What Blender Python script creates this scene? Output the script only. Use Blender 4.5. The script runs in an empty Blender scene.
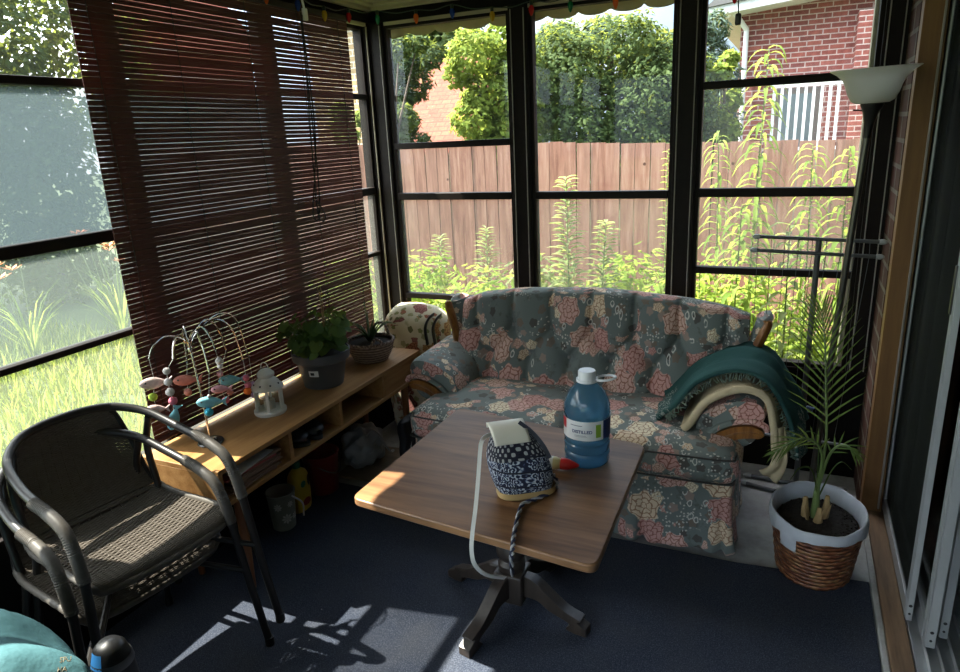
import bpy, math, random
from math import sin, cos, pi, sqrt, exp, atan2, hypot, radians
from mathutils import Vector, Matrix, Quaternion
random.seed(7)
SC = bpy.context.scene
COL = SC.collection
V = Vector

# ------------------------------------------------------------------ node helpers
class NT:
    def __init__(s, mat):
        s.t = mat.node_tree; s.t.nodes.clear()
    def n(s, typ, **kw):
        nd = s.t.nodes.new(typ)
        for k, v in kw.items():
            if k.startswith('_'): setattr(nd, k[1:], v)
        for k, v in kw.items():
            if k.startswith('_'): continue
            key = int(k[1:]) if k[0] == 'i' and k[1:].isdigit() else k.replace('__', ' ')
            s.set(nd.inputs[key], v)
        return nd
    def set(s, inp, v):
        if isinstance(v, bpy.types.NodeSocket): s.t.links.new(v, inp)
        elif isinstance(v, bpy.types.Node): s.t.links.new(v.outputs[0], inp)
        else:
            if isinstance(v, (tuple, list)) and len(v) == 3 and inp.type == 'RGBA': v = (*v, 1)
            inp.default_value = v
    def m(s, op, a, b=0.0, c=None, clamp=False):
        nd = s.t.nodes.new('ShaderNodeMath'); nd.operation = op; nd.use_clamp = clamp
        s.set(nd.inputs[0], a); s.set(nd.inputs[1], b)
        if c is not None: s.set(nd.inputs[2], c)
        return nd.outputs[0]
    def mix(s, f, a, b):
        nd = s.t.nodes.new('ShaderNodeMix'); nd.data_type = 'RGBA'
        s.set(nd.inputs[0], f); s.set(nd.inputs[6], a); s.set(nd.inputs[7], b)
        return nd.outputs[2]
    def ramp(s, f, stops, interp='LINEAR'):
        nd = s.t.nodes.new('ShaderNodeValToRGB'); e = nd.color_ramp.elements; nd.color_ramp.interpolation = interp
        while len(e) < len(stops): e.new(.5)
        for i, (p, c) in enumerate(stops):
            e[i].position = p; e[i].color = (*c, 1) if len(c) == 3 else c
        s.set(nd.inputs[0], f); return nd.outputs[0]
    def smooth(s, x, lo, hi):
        nd = s.t.nodes.new('ShaderNodeMapRange'); nd.interpolation_type = 'SMOOTHSTEP'
        s.set(nd.inputs[0], x); nd.inputs[1].default_value = lo; nd.inputs[2].default_value = hi
        nd.inputs[3].default_value = 0; nd.inputs[4].default_value = 1
        return nd.outputs[0]
    def coord(s, kind='Object', scale=(1, 1, 1), rot=(0, 0, 0)):
        tc = s.t.nodes.new('ShaderNodeTexCoord'); mp = s.t.nodes.new('ShaderNodeMapping')
        s.t.links.new(tc.outputs[kind], mp.inputs[0]); mp.inputs['Scale'].default_value = scale; mp.inputs['Rotation'].default_value = rot
        return mp.outputs[0]
    def noise(s, co, scale=5, detail=3, rough=.5):
        nd = s.t.nodes.new('ShaderNodeTexNoise'); s.set(nd.inputs['Vector'], co)
        nd.inputs['Scale'].default_value = scale; nd.inputs['Detail'].default_value = detail; nd.inputs['Roughness'].default_value = rough
        return nd.outputs[0]
    def bump(s, h, strength=.3, dist=.005):
        nd = s.t.nodes.new('ShaderNodeBump'); s.set(nd.inputs['Height'], h)
        nd.inputs['Strength'].default_value = strength; nd.inputs['Distance'].default_value = dist
        return nd.outputs[0]
    def bsdf(s, col, rough=.5, metal=0, normal=None, spec=.5, **kw):
        b = s.t.nodes.new('ShaderNodeBsdfPrincipled')
        s.set(b.inputs['Base Color'], col); s.set(b.inputs['Roughness'], rough); s.set(b.inputs['Metallic'], metal)
        b.inputs['Specular IOR Level'].default_value = spec
        if normal is not None: s.set(b.inputs['Normal'], normal)
        for k, v in kw.items(): s.set(b.inputs[k.replace('_', ' ')], v)
        return b.outputs[0]
    def refl(s, f0=.04, k=.6):
        lw = s.t.nodes.new('ShaderNodeLayerWeight'); lw.inputs[0].default_value = .5
        return s.m('MULTIPLY_ADD', s.m('POWER', lw.outputs['Facing'], 4.0), k, f0)
    def out(s, sh):
        o = s.t.nodes.new('ShaderNodeOutputMaterial'); s.t.links.new(sh, o.inputs[0])

def newmat(name):
    m = bpy.data.materials.new(name); m.use_nodes = True
    return m, NT(m)

def pm(name, col, rough=.5, metal=0, var=.18, vscale=12, bump=0, bscale=200, spec=.5, stretch=(1, 1, 1), **kw):
    """principled with a soft noise variation of its colour and an optional noise bump"""
    m, t = newmat(name)
    co = t.coord('Object', stretch)
    nz = t.noise(co, vscale, 3)
    c = t.mix(nz, tuple(x*(1-var) for x in col), tuple(min(1, x*(1+var)) for x in col))
    nrm = t.bump(t.noise(co, bscale, 2), bump, .004) if bump else None
    t.out(t.bsdf(c, rough, metal, nrm, spec, **kw))
    return m

def wood_mat(name, a, b, axis='y', scale=1.0, rough=.4, grain=1.0, spec=.5):
    m, t = newmat(name)
    st = {'x': (1.2, 14, 14), 'y': (14, 1.2, 14), 'z': (14, 14, 1.2)}[axis]
    co = t.coord('Object', tuple(k*scale for k in st))
    n1 = t.noise(co, 1.6, 5, .62)
    n2 = t.noise(co, 7.5, 3, .6)
    f = t.m('ADD', t.m('MULTIPLY', n1, 1.5), t.m('MULTIPLY', n2, .5))
    f = t.m('SUBTRACT', f, .5)
    c = t.ramp(f, [(.25, b), (.5, tuple((x+y)/2 for x, y in zip(a, b))), (.78, a)])
    t.out(t.bsdf(c, rough, 0, t.bump(n2, .08*grain, .002), spec))
    return m

def leaf_mat(name, cols, transl=.45, rough=.5):
    m, t = newmat(name)
    g = t.t.nodes.new('ShaderNodeNewGeometry')
    c = t.ramp(g.outputs['Random Per Island'], [(i/max(1, len(cols)-1), k) for i, k in enumerate(cols)])
    d = t.bsdf(c, .75, spec=.12)
    tr = t.n('ShaderNodeBsdfTranslucent', Color=t.mix(.45, c, (.55, .62, .10)))
    mx = t.n('ShaderNodeMixShader', i0=transl, i1=d, i2=tr.outputs[0])
    t.out(mx.outputs[0]); return m

def floral_mat(name, base, base2, flowers, leafc, f1=5.2, dens=.45, rough=.85):
    """printed cotton: big peonies, small blossoms, white ringed leaves and dots, all in UV metres"""
    m, t = newmat(name)
    tc = t.t.nodes.new('ShaderNodeTexCoord'); uv = tc.outputs['UV']
    fine = t.noise(uv, 26, 4, .65)
    wv = t.t.nodes.new('ShaderNodeTexNoise'); t.set(wv.inputs['Vector'], uv); wv.inputs['Scale'].default_value = 45; wv.inputs['Detail'].default_value = 2
    wob = t.n('ShaderNodeVectorMath', _operation='MULTIPLY_ADD')
    t.set(wob.inputs[0], wv.outputs[1]); wob.inputs[1].default_value = (.014, .014, 0); t.set(wob.inputs[2], uv)
    uvw = wob.outputs[0]
    col = t.mix(t.noise(uv, 5, 2), base, base2)
    gate = t.m('MULTIPLY_ADD', t.smooth(t.noise(uv, 3.4, 1), .40, .54), 1.3, .10)
    # mottled dark leaf clusters between the blossoms
    cl = t.smooth(t.noise(uvw, 11, 4, .7), .56, .66)
    col = t.mix(t.m('MULTIPLY', cl, .6), col, leafc[1])
    def layer(scale, prob, R, petals, cols, col, offset, rings=True, edge=.05):
        mp = t.n('ShaderNodeVectorMath', _operation='ADD'); t.set(mp.inputs[0], uvw); mp.inputs[1].default_value = offset
        vo = t.t.nodes.new('ShaderNodeTexVoronoi'); vo.voronoi_dimensions = '2D'
        t.set(vo.inputs['Vector'], mp.outputs[0]); vo.inputs['Scale'].default_value = scale; vo.inputs['Randomness'].default_value = .75
        df = t.n('ShaderNodeVectorMath', _operation='SUBTRACT'); 
        t.set(df.inputs[0], mp.outputs[0]); t.set(df.inputs[1], vo.outputs['Position'])
        sp = t.n('ShaderNodeSeparateXYZ', i0=df.outputs[0])
        th = t.m('ARCTAN2', sp.outputs[1], sp.outputs[0])
        r = t.m('MULTIPLY', vo.outputs['Distance'], 1.0)
        rc = t.n('ShaderNodeSeparateColor', i0=vo.outputs['Color'])
        ph = t.m('MULTIPLY', rc.outputs[0], 20.0)
        pet = t.m('ADD', t.m('SINE', t.m('ADD', t.m('MULTIPLY', th, float(petals)), ph)), t.m('MULTIPLY', t.m('SUBTRACT', fine, .5), 3.0))
        edger = t.m('ADD', t.m('MULTIPLY_ADD', rc.outputs[2], .30*R, R*.72), t.m('MULTIPLY', pet, R*.09))
        pr_ = t.m('LESS_THAN', rc.outputs[1], t.m('MULTIPLY', prob, gate) if rings else prob)
        inside = t.m('MULTIPLY', t.smooth(t.m('SUBTRACT', edger, r), 0, edge), pr_)
        q = t.m('DIVIDE', r, edger)
        fc = t.ramp(rc.outputs[0], [(i/len(cols), k) for i, k in enumerate(cols)], 'CONSTANT')
        fc2 = fc
        if rings:
            rowi = t.m('FLOOR', t.m('MULTIPLY_ADD', q, 3.2, t.m('MULTIPLY', fine, .9)))
            rowf = t.m('FRACT', t.m('MULTIPLY_ADD', q, 3.2, t.m('MULTIPLY', fine, .9)))
            wv_ = t.m('ABSOLUTE', t.m('SINE', t.m('ADD', t.m('MULTIPLY', th, t.m('MULTIPLY_ADD', rowi, 1.0, 1.5)), t.m('ADD', ph, t.m('MULTIPLY', rowi, 1.9)))))
            shade = t.m('MULTIPLY', t.smooth(rowf, .0, .75), t.smooth(wv_, .02, .55))
            dk = t.n('ShaderNodeMix', _data_type='RGBA', _blend_type='MULTIPLY', i0=1.0, i6=fc, i7=(.48, .34, .30)).outputs[2]
            fc2 = t.mix(t.smooth(shade, .04, .34), dk, fc)
            fc2 = t.mix(t.m('MULTIPLY', t.smooth(fine, .56, .72), .45), fc2, dk)
        return t.mix(inside, col, fc2), q, rc, th, inside
    col = layer(f1*2.6, .55, .42, 5, leafc, col, (3.3, 1.1, 0), False)[0]
    col = layer(f1*2.2, dens*.75, .43, 5, flowers[::-1], col, (.37, .91, 0), True, .06)[0]
    # ring leaves
    mp = t.n('ShaderNodeMapping', i0=uvw); mp.inputs['Scale'].default_value = (1.35, .85, 1); mp.inputs['Rotation'].default_value = (0, 0, .5)
    vo = t.t.nodes.new('ShaderNodeTexVoronoi'); vo.voronoi_dimensions = '2D'; t.set(vo.inputs['Vector'], mp.outputs[0]); vo.inputs['Scale'].default_value = f1*4.2
    rc = t.n('ShaderNodeSeparateColor', i0=vo.outputs['Color'])
    ring = t.m('MULTIPLY', t.m('MULTIPLY', t.smooth(vo.outputs['Distance'], .20, .25), t.smooth(vo.outputs['Distance'], .40, .34)), t.m('LESS_THAN', rc.outputs[0], .26))
    patch = t.smooth(t.noise(uv, 3.1, 2), .46, .52)
    col = t.mix(t.m('MULTIPLY', ring, patch), col, (.62, .60, .54))
    v2 = t.t.nodes.new('ShaderNodeTexVoronoi'); v2.voronoi_dimensions = '2D'; t.set(v2.inputs['Vector'], uvw); v2.inputs['Scale'].default_value = f1*11
    r2 = t.n('ShaderNodeSeparateColor', i0=v2.outputs['Color'])
    dot = t.m('MULTIPLY', t.m('MULTIPLY', t.smooth(v2.outputs['Distance'], .34, .26), t.m('LESS_THAN', r2.outputs[0], .35)), t.smooth(t.noise(uv, 4.3, 2), .53, .57))
    col = t.mix(dot, col, (.55, .53, .47))
    col = layer(f1, dens*1.25, .47, 6, flowers, col, (.13, .57, 0), True, .03)[0]
    nrm = t.bump(t.noise(uv, 160, 2), .15, .003)
    t.out(t.bsdf(col, rough, 0, nrm, .2, Sheen_Weight=.15)); return m

# ------------------------------------------------------------------ mesh builder
class MB:
    def __init__(s): s.v = []; s.f = []; s.uv = []; s.mi = []
    def add(s, vs, fs, uvs=None, mi=0):
        o = len(s.v); s.v += [tuple(p) for p in vs]
        for k, f in enumerate(fs):
            s.f.append(tuple(i+o for i in f)); s.mi.append(mi)
            s.uv.append(uvs[k] if uvs else [boxuv(vs, f, j) for j in range(len(f))])
        return s
    def box(s, lo, hi, mi=0):
        (a, b, c), (d, e, f) = lo, hi
        vs = [(a,b,c),(d,b,c),(d,e,c),(a,e,c),(a,b,f),(d,b,f),(d,e,f),(a,e,f)]
        return s.add(vs, [(0,3,2,1),(4,5,6,7),(0,1,5,4),(1,2,6,5),(2,3,7,6),(3,0,4,7)], None, mi)
    def obox(s, c, size, M=None, mi=0):
        h = V(size)/2; vs = []
        for z in (-1, 1):
            for x, y in ((-1,-1),(1,-1),(1,1),(-1,1)):
                p = V((x*h.x, y*h.y, z*h.z)); p = M @ p if M else p
                vs.append(tuple(V(c)+p))
        return s.add(vs, [(0,3,2,1),(4,5,6,7),(0,1,5,4),(1,2,6,5),(2,3,7,6),(3,0,4,7)], None, mi)
    def grid(s, fn, nu, nv, cu=False, cv=False, us=1, vs_=1, mi=0, uvf=None):
        P = []; nu1 = nu if cu else nu+1; nv1 = nv if cv else nv+1
        for i in range(nu1):
            for j in range(nv1): P.append(fn(i/nu, j/nv))
        F = []; U = []
        for i in range(nu):
            for j in range(nv):
                i2 = (i+1) % nu1; j2 = (j+1) % nv1
                F.append((i*nv1+j, i2*nv1+j, i2*nv1+j2, i*nv1+j2))
                q = [(i/nu, j/nv), ((i+1)/nu, j/nv), ((i+1)/nu, (j+1)/nv), (i/nu, (j+1)/nv)]
                U.append([uvf(*k) if uvf else (k[0]*us, k[1]*vs_) for k in q])
        return s.add(P, F, U, mi)
    def tube(s, pts, r, n=8, closed=False, caps=True, mi=0, flat=None):
        pts = [V(p) for p in pts]; N = len(pts)
        R = r if isinstance(r, (list, tuple)) else [r]*N
        T = []
        for i in range(N):
            a = pts[i-1] if (i > 0 or closed) else pts[i]; b = pts[(i+1) % N] if (i < N-1 or closed) else pts[i]
            T.append((b-a).normalized() if (b-a).length > 1e-9 else V((0, 0, 1)))
        up = V((0, 0, 1)) if abs(T[0].z) < .9 else V((1, 0, 0))
        X = T[0].cross(up).normalized(); vs = []; L = 0; Ls = []
        for i in range(N):
            X = (X - T[i]*X.dot(T[i])).normalized(); Y = T[i].cross(X)
            for k in range(n):
                a = 2*pi*k/n; fy = flat if flat else 1
                vs.append(tuple(pts[i] + X*cos(a)*R[i] + Y*sin(a)*R[i]*fy))
            if i: L += (pts[i]-pts[i-1]).length
            Ls.append(L)
        fs = []; U = []
        per = 2*pi*max(R)
        for i in range(N if closed else N-1):
            i2 = (i+1) % N
            for k in range(n):
                k2 = (k+1) % n
                fs.append((i*n+k, i*n+k2, i2*n+k2, i2*n+k))
                l2 = Ls[i2] if i2 else L+.01
                U.append([(k/n*per, Ls[i]), ((k+1)/n*per, Ls[i]), ((k+1)/n*per, l2), (k/n*per, l2)])
        if caps and not closed:
            fs.append(tuple(range(n))[::-1]); U.append([(0, 0)]*n)
            fs.append(tuple((N-1)*n+k for k in range(n))); U.append([(0, 0)]*n)
        return s.add(vs, fs, U, mi)
    def lathe(s, prof, c=(0, 0, 0), n=32, M=None, sx=1, sy=1, mi=0, caps=True):
        vs = []
        for r, z in prof:
            for k in range(n):
                a = 2*pi*k/n; p = V((r*cos(a)*sx, r*sin(a)*sy, z)); p = M @ p if M else p
                vs.append(tuple(p+V(c)))
        fs = []; U = []; L = 0; rm = max(p[0] for p in prof)
        for i in range(len(prof)-1):
            d = hypot(prof[i+1][0]-prof[i][0], prof[i+1][1]-prof[i][1])
            for k in range(n):
                k2 = (k+1) % n; fs.append((i*n+k, i*n+k2, (i+1)*n+k2, (i+1)*n+k))
                U.append([(k/n*6.283*rm, L), ((k+1)/n*6.283*rm, L), ((k+1)/n*6.283*rm, L+d), (k/n*6.283*rm, L+d)])
            L += d
        if caps:
            if prof[0][0] > 1e-5: fs.append(tuple(range(n))[::-1]); U.append([(vs[k][0], vs[k][1]) for k in range(n)][::-1])
            if prof[-1][0] > 1e-5: b = (len(prof)-1)*n; fs.append(tuple(b+k for k in range(n))); U.append([(vs[b+k][0], vs[b+k][1]) for k in range(n)])
        return s.add(vs, fs, U, mi)
    def prism(s, pts, ax, d0, d1, mi=0):
        """polygon pts (2D) extruded along axis ax from d0 to d1"""
        def mk(p, d): return {'x': (d, p[0], p[1]), 'y': (p[0], d, p[1]), 'z': (p[0], p[1], d)}[ax]
        n = len(pts); vs = [mk(p, d0) for p in pts]+[mk(p, d1) for p in pts]
        fs = [tuple(range(n)), tuple(range(2*n-1, n-1, -1))]+[(i, i+n, (i+1) % n+n, (i+1) % n) for i in range(n)]
        return s.add(vs, fs, None, mi)
    def ball(s, c, r, n=12, m=8, mi=0, M=None):
        rx, ry, rz = r if isinstance(r, (tuple, list)) else (r, r, r)
        vs = []; fs = []
        for i in range(m+1):
            t = pi*i/m
            for k in range(n):
                a = 2*pi*k/n; p = V((rx*sin(t)*cos(a), ry*sin(t)*sin(a), rz*cos(t))); p = M @ p if M else p
                vs.append(tuple(V(c)+p))
        for i in range(m):
            for k in range(n): fs.append((i*n+k, (i+1)*n+k, (i+1)*n+(k+1) % n, i*n+(k+1) % n))
        return s.add(vs, fs, None, mi)
    def rbox(s, c, size, r, n=6, puff=(0, 0, 0), M=None, mi=0, uo=(0, 0), wob=0, seed=0):
        """rounded, optionally puffed and wobbled box"""
        h = V(size)/2; r = min(r, h.x*.999, h.y*.999, h.z*.999); idx = {}; vs = []; fs = []; U = []
        nn = 2*n
        rg = random.Random(seed); ph = [rg.uniform(0, 6.28) for _ in range(6)]
        def pt(q):
            key = tuple(round(k, 4) for k in q)
            if key in idx: return idx[key]
            p = V((q[0]*h.x, q[1]*h.y, q[2]*h.z)); inn = V([max(-(h[i]-r), min(h[i]-r, p[i])) for i in range(3)])
            d = p-inn; p2 = inn + (d.normalized()*r if d.length > 1e-9 else d)
            e = [cos(q[i]*pi/2) for i in range(3)]
            p2 = V((p2.x + q[0]*puff[0]*e[1]*e[2], p2.y+q[1]*puff[1]*e[0]*e[2], p2.z+q[2]*puff[2]*e[0]*e[1]))
            if wob:
                k = 3.1/max(h)
                p2 += V((sin(p2.y*k*2+ph[0])*sin(p2.z*k*2.6+ph[1]), sin(p2.x*k*2.3+ph[2])*sin(p2.z*k*1.9+ph[3]), sin(p2.x*k*2.1+ph[4])*sin(p2.y*k*2.7+ph[5])))*wob
            p2 = (M @ p2 if M else p2) + V(c)
            idx[key] = len(vs); vs.append(tuple(p2)); return idx[key]
        g = [-1+2*i/nn for i in range(nn+1)]
        for ax in range(3):
            for sg in (-1, 1):
                for i in range(nn):
                    for j in range(nn):
                        qs = []
                        for a, b in ((g[i], g[j]), (g[i+1], g[j]), (g[i+1], g[j+1]), (g[i], g[j+1])):
                            q = [0, 0, 0]; q[ax] = sg; q[(ax+1) % 3] = a; q[(ax+2) % 3] = b; qs.append(q)
                        if sg < 0: qs = qs[::-1]
                        fs.append(tuple(pt(q) for q in qs))
                        uu = []
                        for q in qs:
                            x, y, z = q[0]*h.x, q[1]*h.y, q[2]*h.z
                            if ax == 1: uu.append((x+uo[0], z-h.z-h.y+uo[1]))
                            elif ax == 0: uu.append((y+uo[0]+.37, z+uo[1]))
                            else: uu.append((x+uo[0], y+uo[1]))
                        U.append(uu)
        return s.add(vs, fs, U, mi)
    def build(s, name, mats, parent=None, smooth=True, bevel=0, subd=0, solid=0, angle=40):
        me = bpy.data.meshes.new(name); off = V((0, 0, 0))
        if parent is not None and not getattr(s, 'local', False):
            off = ROOTLOC.get(parent.name, V((0, 0, 0)))
        me.from_pydata([tuple(V(p)-off) for p in s.v] if off.length else s.v, [], s.f)
        ul = me.uv_layers.new(name='UVMap'); k = 0; flat = []
        for u in s.uv:
            for q in u: flat += [q[0], q[1]]
        ul.data.foreach_set('uv', flat)
        mats = mats if isinstance(mats, (list, tuple)) else [mats]
        for m_ in mats: me.materials.append(m_)
        if len(mats) > 1: me.polygons.foreach_set('material_index', s.mi)
        me.validate()
        o = bpy.data.objects.new(name, me); COL.objects.link(o)
        if parent is not None:
            o.parent = parent; ROOTLOC[o.name] = off
        if smooth:
            me.polygons.foreach_set('use_smooth', [True]*len(me.polygons))
            if angle < 180:
                try: me.set_sharp_from_angle(angle=radians(angle))
                except Exception: pass
        if bevel:
            b = o.modifiers.new('b', 'BEVEL'); b.width = bevel; b.segments = 2; b.limit_method = 'ANGLE'; b.angle_limit = radians(40)
        if solid:
            b = o.modifiers.new('s', 'SOLIDIFY'); b.thickness = solid; b.offset = 0
        if subd:
            b = o.modifiers.new('d', 'SUBSURF'); b.levels = subd; b.render_levels = subd
        return o
def boxuv(vs, f, j):
    p = vs[f[j]]; a, b, c = (V(vs[f[k]]) for k in range(3)); n = (b-a).cross(c-a)
    ax = max(range(3), key=lambda i: abs(n[i]))
    return ((p[1], p[2]), (p[0], p[2]), (p[0], p[1]))[ax]
ROOTLOC = {}
def tag(o, label=None, cat=None, group=None, kind=None):
    if label: o['label'] = label
    if cat: o['category'] = cat
    if group: o['group'] = group
    if kind: o['kind'] = kind
    return o
def thing(name, loc, label, cat, group=None):
    o = bpy.data.objects.new(name, None); COL.objects.link(o); o.location = loc; o.empty_display_size = .05
    ROOTLOC[o.name] = V(loc); return tag(o, label, cat, group)
def struct(o, label=None): o['kind'] = 'structure'; return o
def copy_tree(o, parent=None):
    c = o.copy(); COL.objects.link(c)
    if parent: c.parent = parent
    for ch in list(o.children): copy_tree(ch, c)
    return c
def cr(pts, n=8, closed=False):
    """Catmull-Rom through pts"""
    P = [V(p) for p in pts]; out = []; N = len(P)
    for i in range(N if closed else N-1):
        p0 = P[i-1] if (i > 0 or closed) else P[0]*2-P[1]; p1 = P[i]; p2 = P[(i+1) % N]
        p3 = P[(i+2) % N] if (i+2 < N or closed) else P[-1]*2-P[-2]
        for k in range(n):
            t = k/n
            out.append(.5*((2*p1)+(p2-p0)*t+(2*p0-5*p1+4*p2-p3)*t*t+(3*p1-p0-3*p2+p3)*t**3))
    if not closed: out.append(P[-1].copy())
    return out
def lerp(tab, x):
    if x <= tab[0][0]: return tab[0][1]
    for (a, b), (c, d) in zip(tab, tab[1:]):
        if x <= c: return b+(d-b)*(x-a)/(c-a)
    return tab[-1][1]
def spline(pts, t):
    i = min(int(t*(len(pts)-1)), len(pts)-2); f = t*(len(pts)-1)-i
    P = [V(p) for p in pts]
    p0 = P[i-1] if i > 0 else P[0]*2-P[1]; p1 = P[i]; p2 = P[i+1]; p3 = P[i+2] if i+2 < len(P) else P[-1]*2-P[-2]
    return .5*((2*p1)+(p2-p0)*f+(2*p0-5*p1+4*p2-p3)*f*f+(3*p1-p0-3*p2+p3)*f**3)
def text_mesh(body, size, fn, bold=0):
    """flat letters as (verts, faces), each vertex run through fn(x, y) -> point"""
    cu = bpy.data.curves.new('tmp', 'FONT'); cu.body = body; cu.size = size; cu.align_x = 'CENTER'; cu.align_y = 'CENTER'; cu.offset = bold; cu.resolution_u = 3
    ob = bpy.data.objects.new('tmp', cu); COL.objects.link(ob)
    bpy.context.view_layer.update()
    me = bpy.data.meshes.new_from_object(ob.evaluated_get(bpy.context.evaluated_depsgraph_get()))
    vs = [fn(v.co.x, v.co.y) for v in me.vertices]; fs = [tuple(p.vertices) for p in me.polygons]
    bpy.data.objects.remove(ob); bpy.data.curves.remove(cu); bpy.data.meshes.remove(me)
    return vs, fs

# ------------------------------------------------------------------ materials
M = {}
M['frame'] = pm('frame_brown', (.012, .008, .006), .55, var=.3, vscale=30, spec=.12)
M['track'] = pm('frame_track', (.30, .27, .23), .45, var=.15)
M['beige'] = pm('beige_paint', (.36, .31, .21), .6, var=.12, vscale=4)
M['knee'] = pm('dark_panel', (.008, .006, .005), .7, var=.4, vscale=9, spec=.15)
M['blackp'] = pm('black_plastic', (.012, .012, .013), .4, var=.2)
M['brown_tube'] = pm('dark_steel_tube', (.018, .016, .015), .36, .0, var=.2, vscale=20, spec=.35)
M['steel'] = pm('grey_steel', (.16, .16, .16), .35, .7, var=.1)
M['chrome'] = pm('chrome', (.72, .70, .66), .18, 1, var=.05)
M['alu'] = pm('aluminium', (.46, .47, .47), .38, .55, var=.1, vscale=20, stretch=(1, 1, .1))
M['white'] = pm('white_paint', (.66, .64, .58), .5, var=.06)
M['whitep'] = pm('white_plastic', (.72, .72, .72), .4, var=.04)
M['oak'] = wood_mat('oak_veneer', (.40, .215, .080), (.25, .115, .036), 'y', 1.0, .45, 1, .3)
M['oak_z'] = wood_mat('oak_veneer_cross', (.40, .215, .080), (.25, .115, .036), 'y', 1.3, .45, 1, .3)
M['oak_leg'] = wood_mat('oak_leg', (.30, .12, .045), (.17, .06, .022), 'z', 1.6, .4)
M['walnut'] = wood_mat('walnut_top', (.225, .112, .050), (.105, .048, .021), 'x', .8, .5, .6, .22)
M['walnut_edge'] = wood_mat('walnut_edge', (.30, .16, .075), (.17, .085, .04), 'x', 1, .35)
M['espresso'] = wood_mat('espresso_wood', (.055, .042, .034), (.026, .02, .017), 'z', 1, .38)
M['honey'] = wood_mat('honey_show_wood', (.30, .125, .028), (.14, .05, .012), 'z', 2.2, .3)
M['timber'] = wood_mat('timber_jamb', (.21, .100, .026), (.15, .066, .016), 'z', 1.0, .6)
M['sill'] = wood_mat('worn_sill', (.23, .135, .07), (.12, .07, .038), 'y', 1.3, .7)
M['ply'] = wood_mat('plywood', (.22, .16, .10), (.14, .10, .06), 'x', .9, .7)

def m_carpet():
    m, t = newmat('navy_carpet'); co = t.coord('Object')
    n1 = t.noise(co, 260, 3, .7); n2 = t.noise(co, 6, 3); n3 = t.noise(co, 900, 1)
    c = t.ramp(n1, [(.30, (.014, .019, .033)), (.5, (.032, .039, .058)), (.66, (.085, .095, .122))])
    c = t.mix(t.m('MULTIPLY', t.smooth(n2, .35, .75), .35), c, (.06, .062, .068))
    # pale lint specks
    v = t.n('ShaderNodeTexVoronoi', Vector=co, Scale=19.0)
    rc = t.n('ShaderNodeSeparateColor', i0=v.outputs['Color'])
    sp = t.m('MULTIPLY', t.m('LESS_THAN', v.outputs['Distance'], .045), t.m('LESS_THAN', rc.outputs[0], .2))
    c = t.mix(sp, c, (.3, .3, .3))
    t.out(t.bsdf(c, .95, 0, t.bump(n1, .6, .004), .1)); return m
M['carpet'] = m_carpet()
def m_concrete():
    m, t = newmat('grey_concrete'); co = t.coord('Object')
    n = t.noise(co, 7, 6, .65); v = t.noise(co, 60, 3)
    c = t.ramp(n, [(.3, (.24, .235, .22)), (.52, (.37, .365, .345)), (.75, (.48, .475, .45))])
    t.out(t.bsdf(c, .9, 0, t.bump(v, .3, .004), .2)); return m
M['concrete'] = m_concrete()
def brick_mat(name, a, b, mortar, bw=.2, bh=.065, msize=.010, bumpd=.006, plane='xz', rough=.85):
    m, t = newmat(name)
    rot = {'xz': (pi/2, 0, 0), 'yz': (pi/2, 0, 0)}[plane]
    tc = t.t.nodes.new('ShaderNodeTexCoord'); sp = t.n('ShaderNodeSeparateXYZ', i0=tc.outputs['Object'])
    cb = t.n('ShaderNodeCombineXYZ', i0=sp.outputs[0 if plane == 'xz' else 1], i1=sp.outputs[2])
    bt = t.t.nodes.new('ShaderNodeTexBrick'); t.set(bt.inputs['Vector'], cb.outputs[0])
    bt.inputs['Scale'].default_value = 1; bt.inputs['Mortar Size'].default_value = msize; bt.inputs['Brick Width'].default_value = bw; bt.inputs['Row Height'].default_value = bh
    bt.inputs['Mortar Smooth'].default_value = .2; bt.inputs['Bias'].default_value = 0
    t.set(bt.inputs['Color1'], (*a, 1)); t.set(bt.inputs['Color2'], (*b, 1)); t.set(bt.inputs['Mortar'], (*mortar, 1))
    n = t.noise(tc.outputs['Object'], 14, 4)
    c = t.n('ShaderNodeMix', _data_type='RGBA', _blend_type='MULTIPLY', i0=.5, i6=bt.outputs[0], i7=t.ramp(n, [(.3, (.55, .5, .5)), (.7, (1.25, 1.2, 1.2))])).outputs[2]
    inv = t.m('SUBTRACT', 1.0, bt.outputs[1])
    t.out(t.bsdf(c, rough, 0, t.bump(inv, .6, bumpd), .2)); return m
M['brick_room'] = brick_mat('brown_brick', (.070, .026, .015), (.044, .018, .011), (.13, .11, .085), .2, .094, .009, .012, 'yz')
M['brick_red'] = brick_mat('red_brick', (.27, .085, .065), (.16, .048, .042), (.40, .31, .28), .24, .085, .010)
M['brick_buff'] = brick_mat('buff_brick', (.46, .34, .19), (.36, .25, .13), (.62, .56, .45), .28, .11, .014)
M['roof_red'] = brick_mat('red_tile_roof', (.20, .058, .032), (.15, .040, .024), (.09, .03, .02), .3, .13, .012)

def m_fence():
    m, t = newmat('weathered_red_fence'); co = t.coord('Object', (9, 9, .7)); co2 = t.coord('Object')
    n = t.noise(co, 3, 6, .65); n2 = t.noise(co2, 2.2, 4); g = t.t.nodes.new('ShaderNodeNewGeometry')
    c = t.ramp(n, [(.28, (.095, .040, .027)), (.5, (.19, .092, .064)), (.72, (.275, .165, .123))])
    c = t.mix(t.m('MULTIPLY', g.outputs['Random Per Island'], .45), c, (.25, .145, .108))
    c = t.mix(t.smooth(n2, .55, .8), c, (.15, .062, .045))
    v = t.n('ShaderNodeTexVoronoi', Vector=co2, Scale=3.2)
    c = t.mix(t.smooth(v.outputs['Distance'], .06, .03), c, (.06, .025, .018))
    t.out(t.bsdf(c, .85, 0, t.bump(n, .4, .004), .15)); return m
M['fence'] = m_fence()

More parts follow.
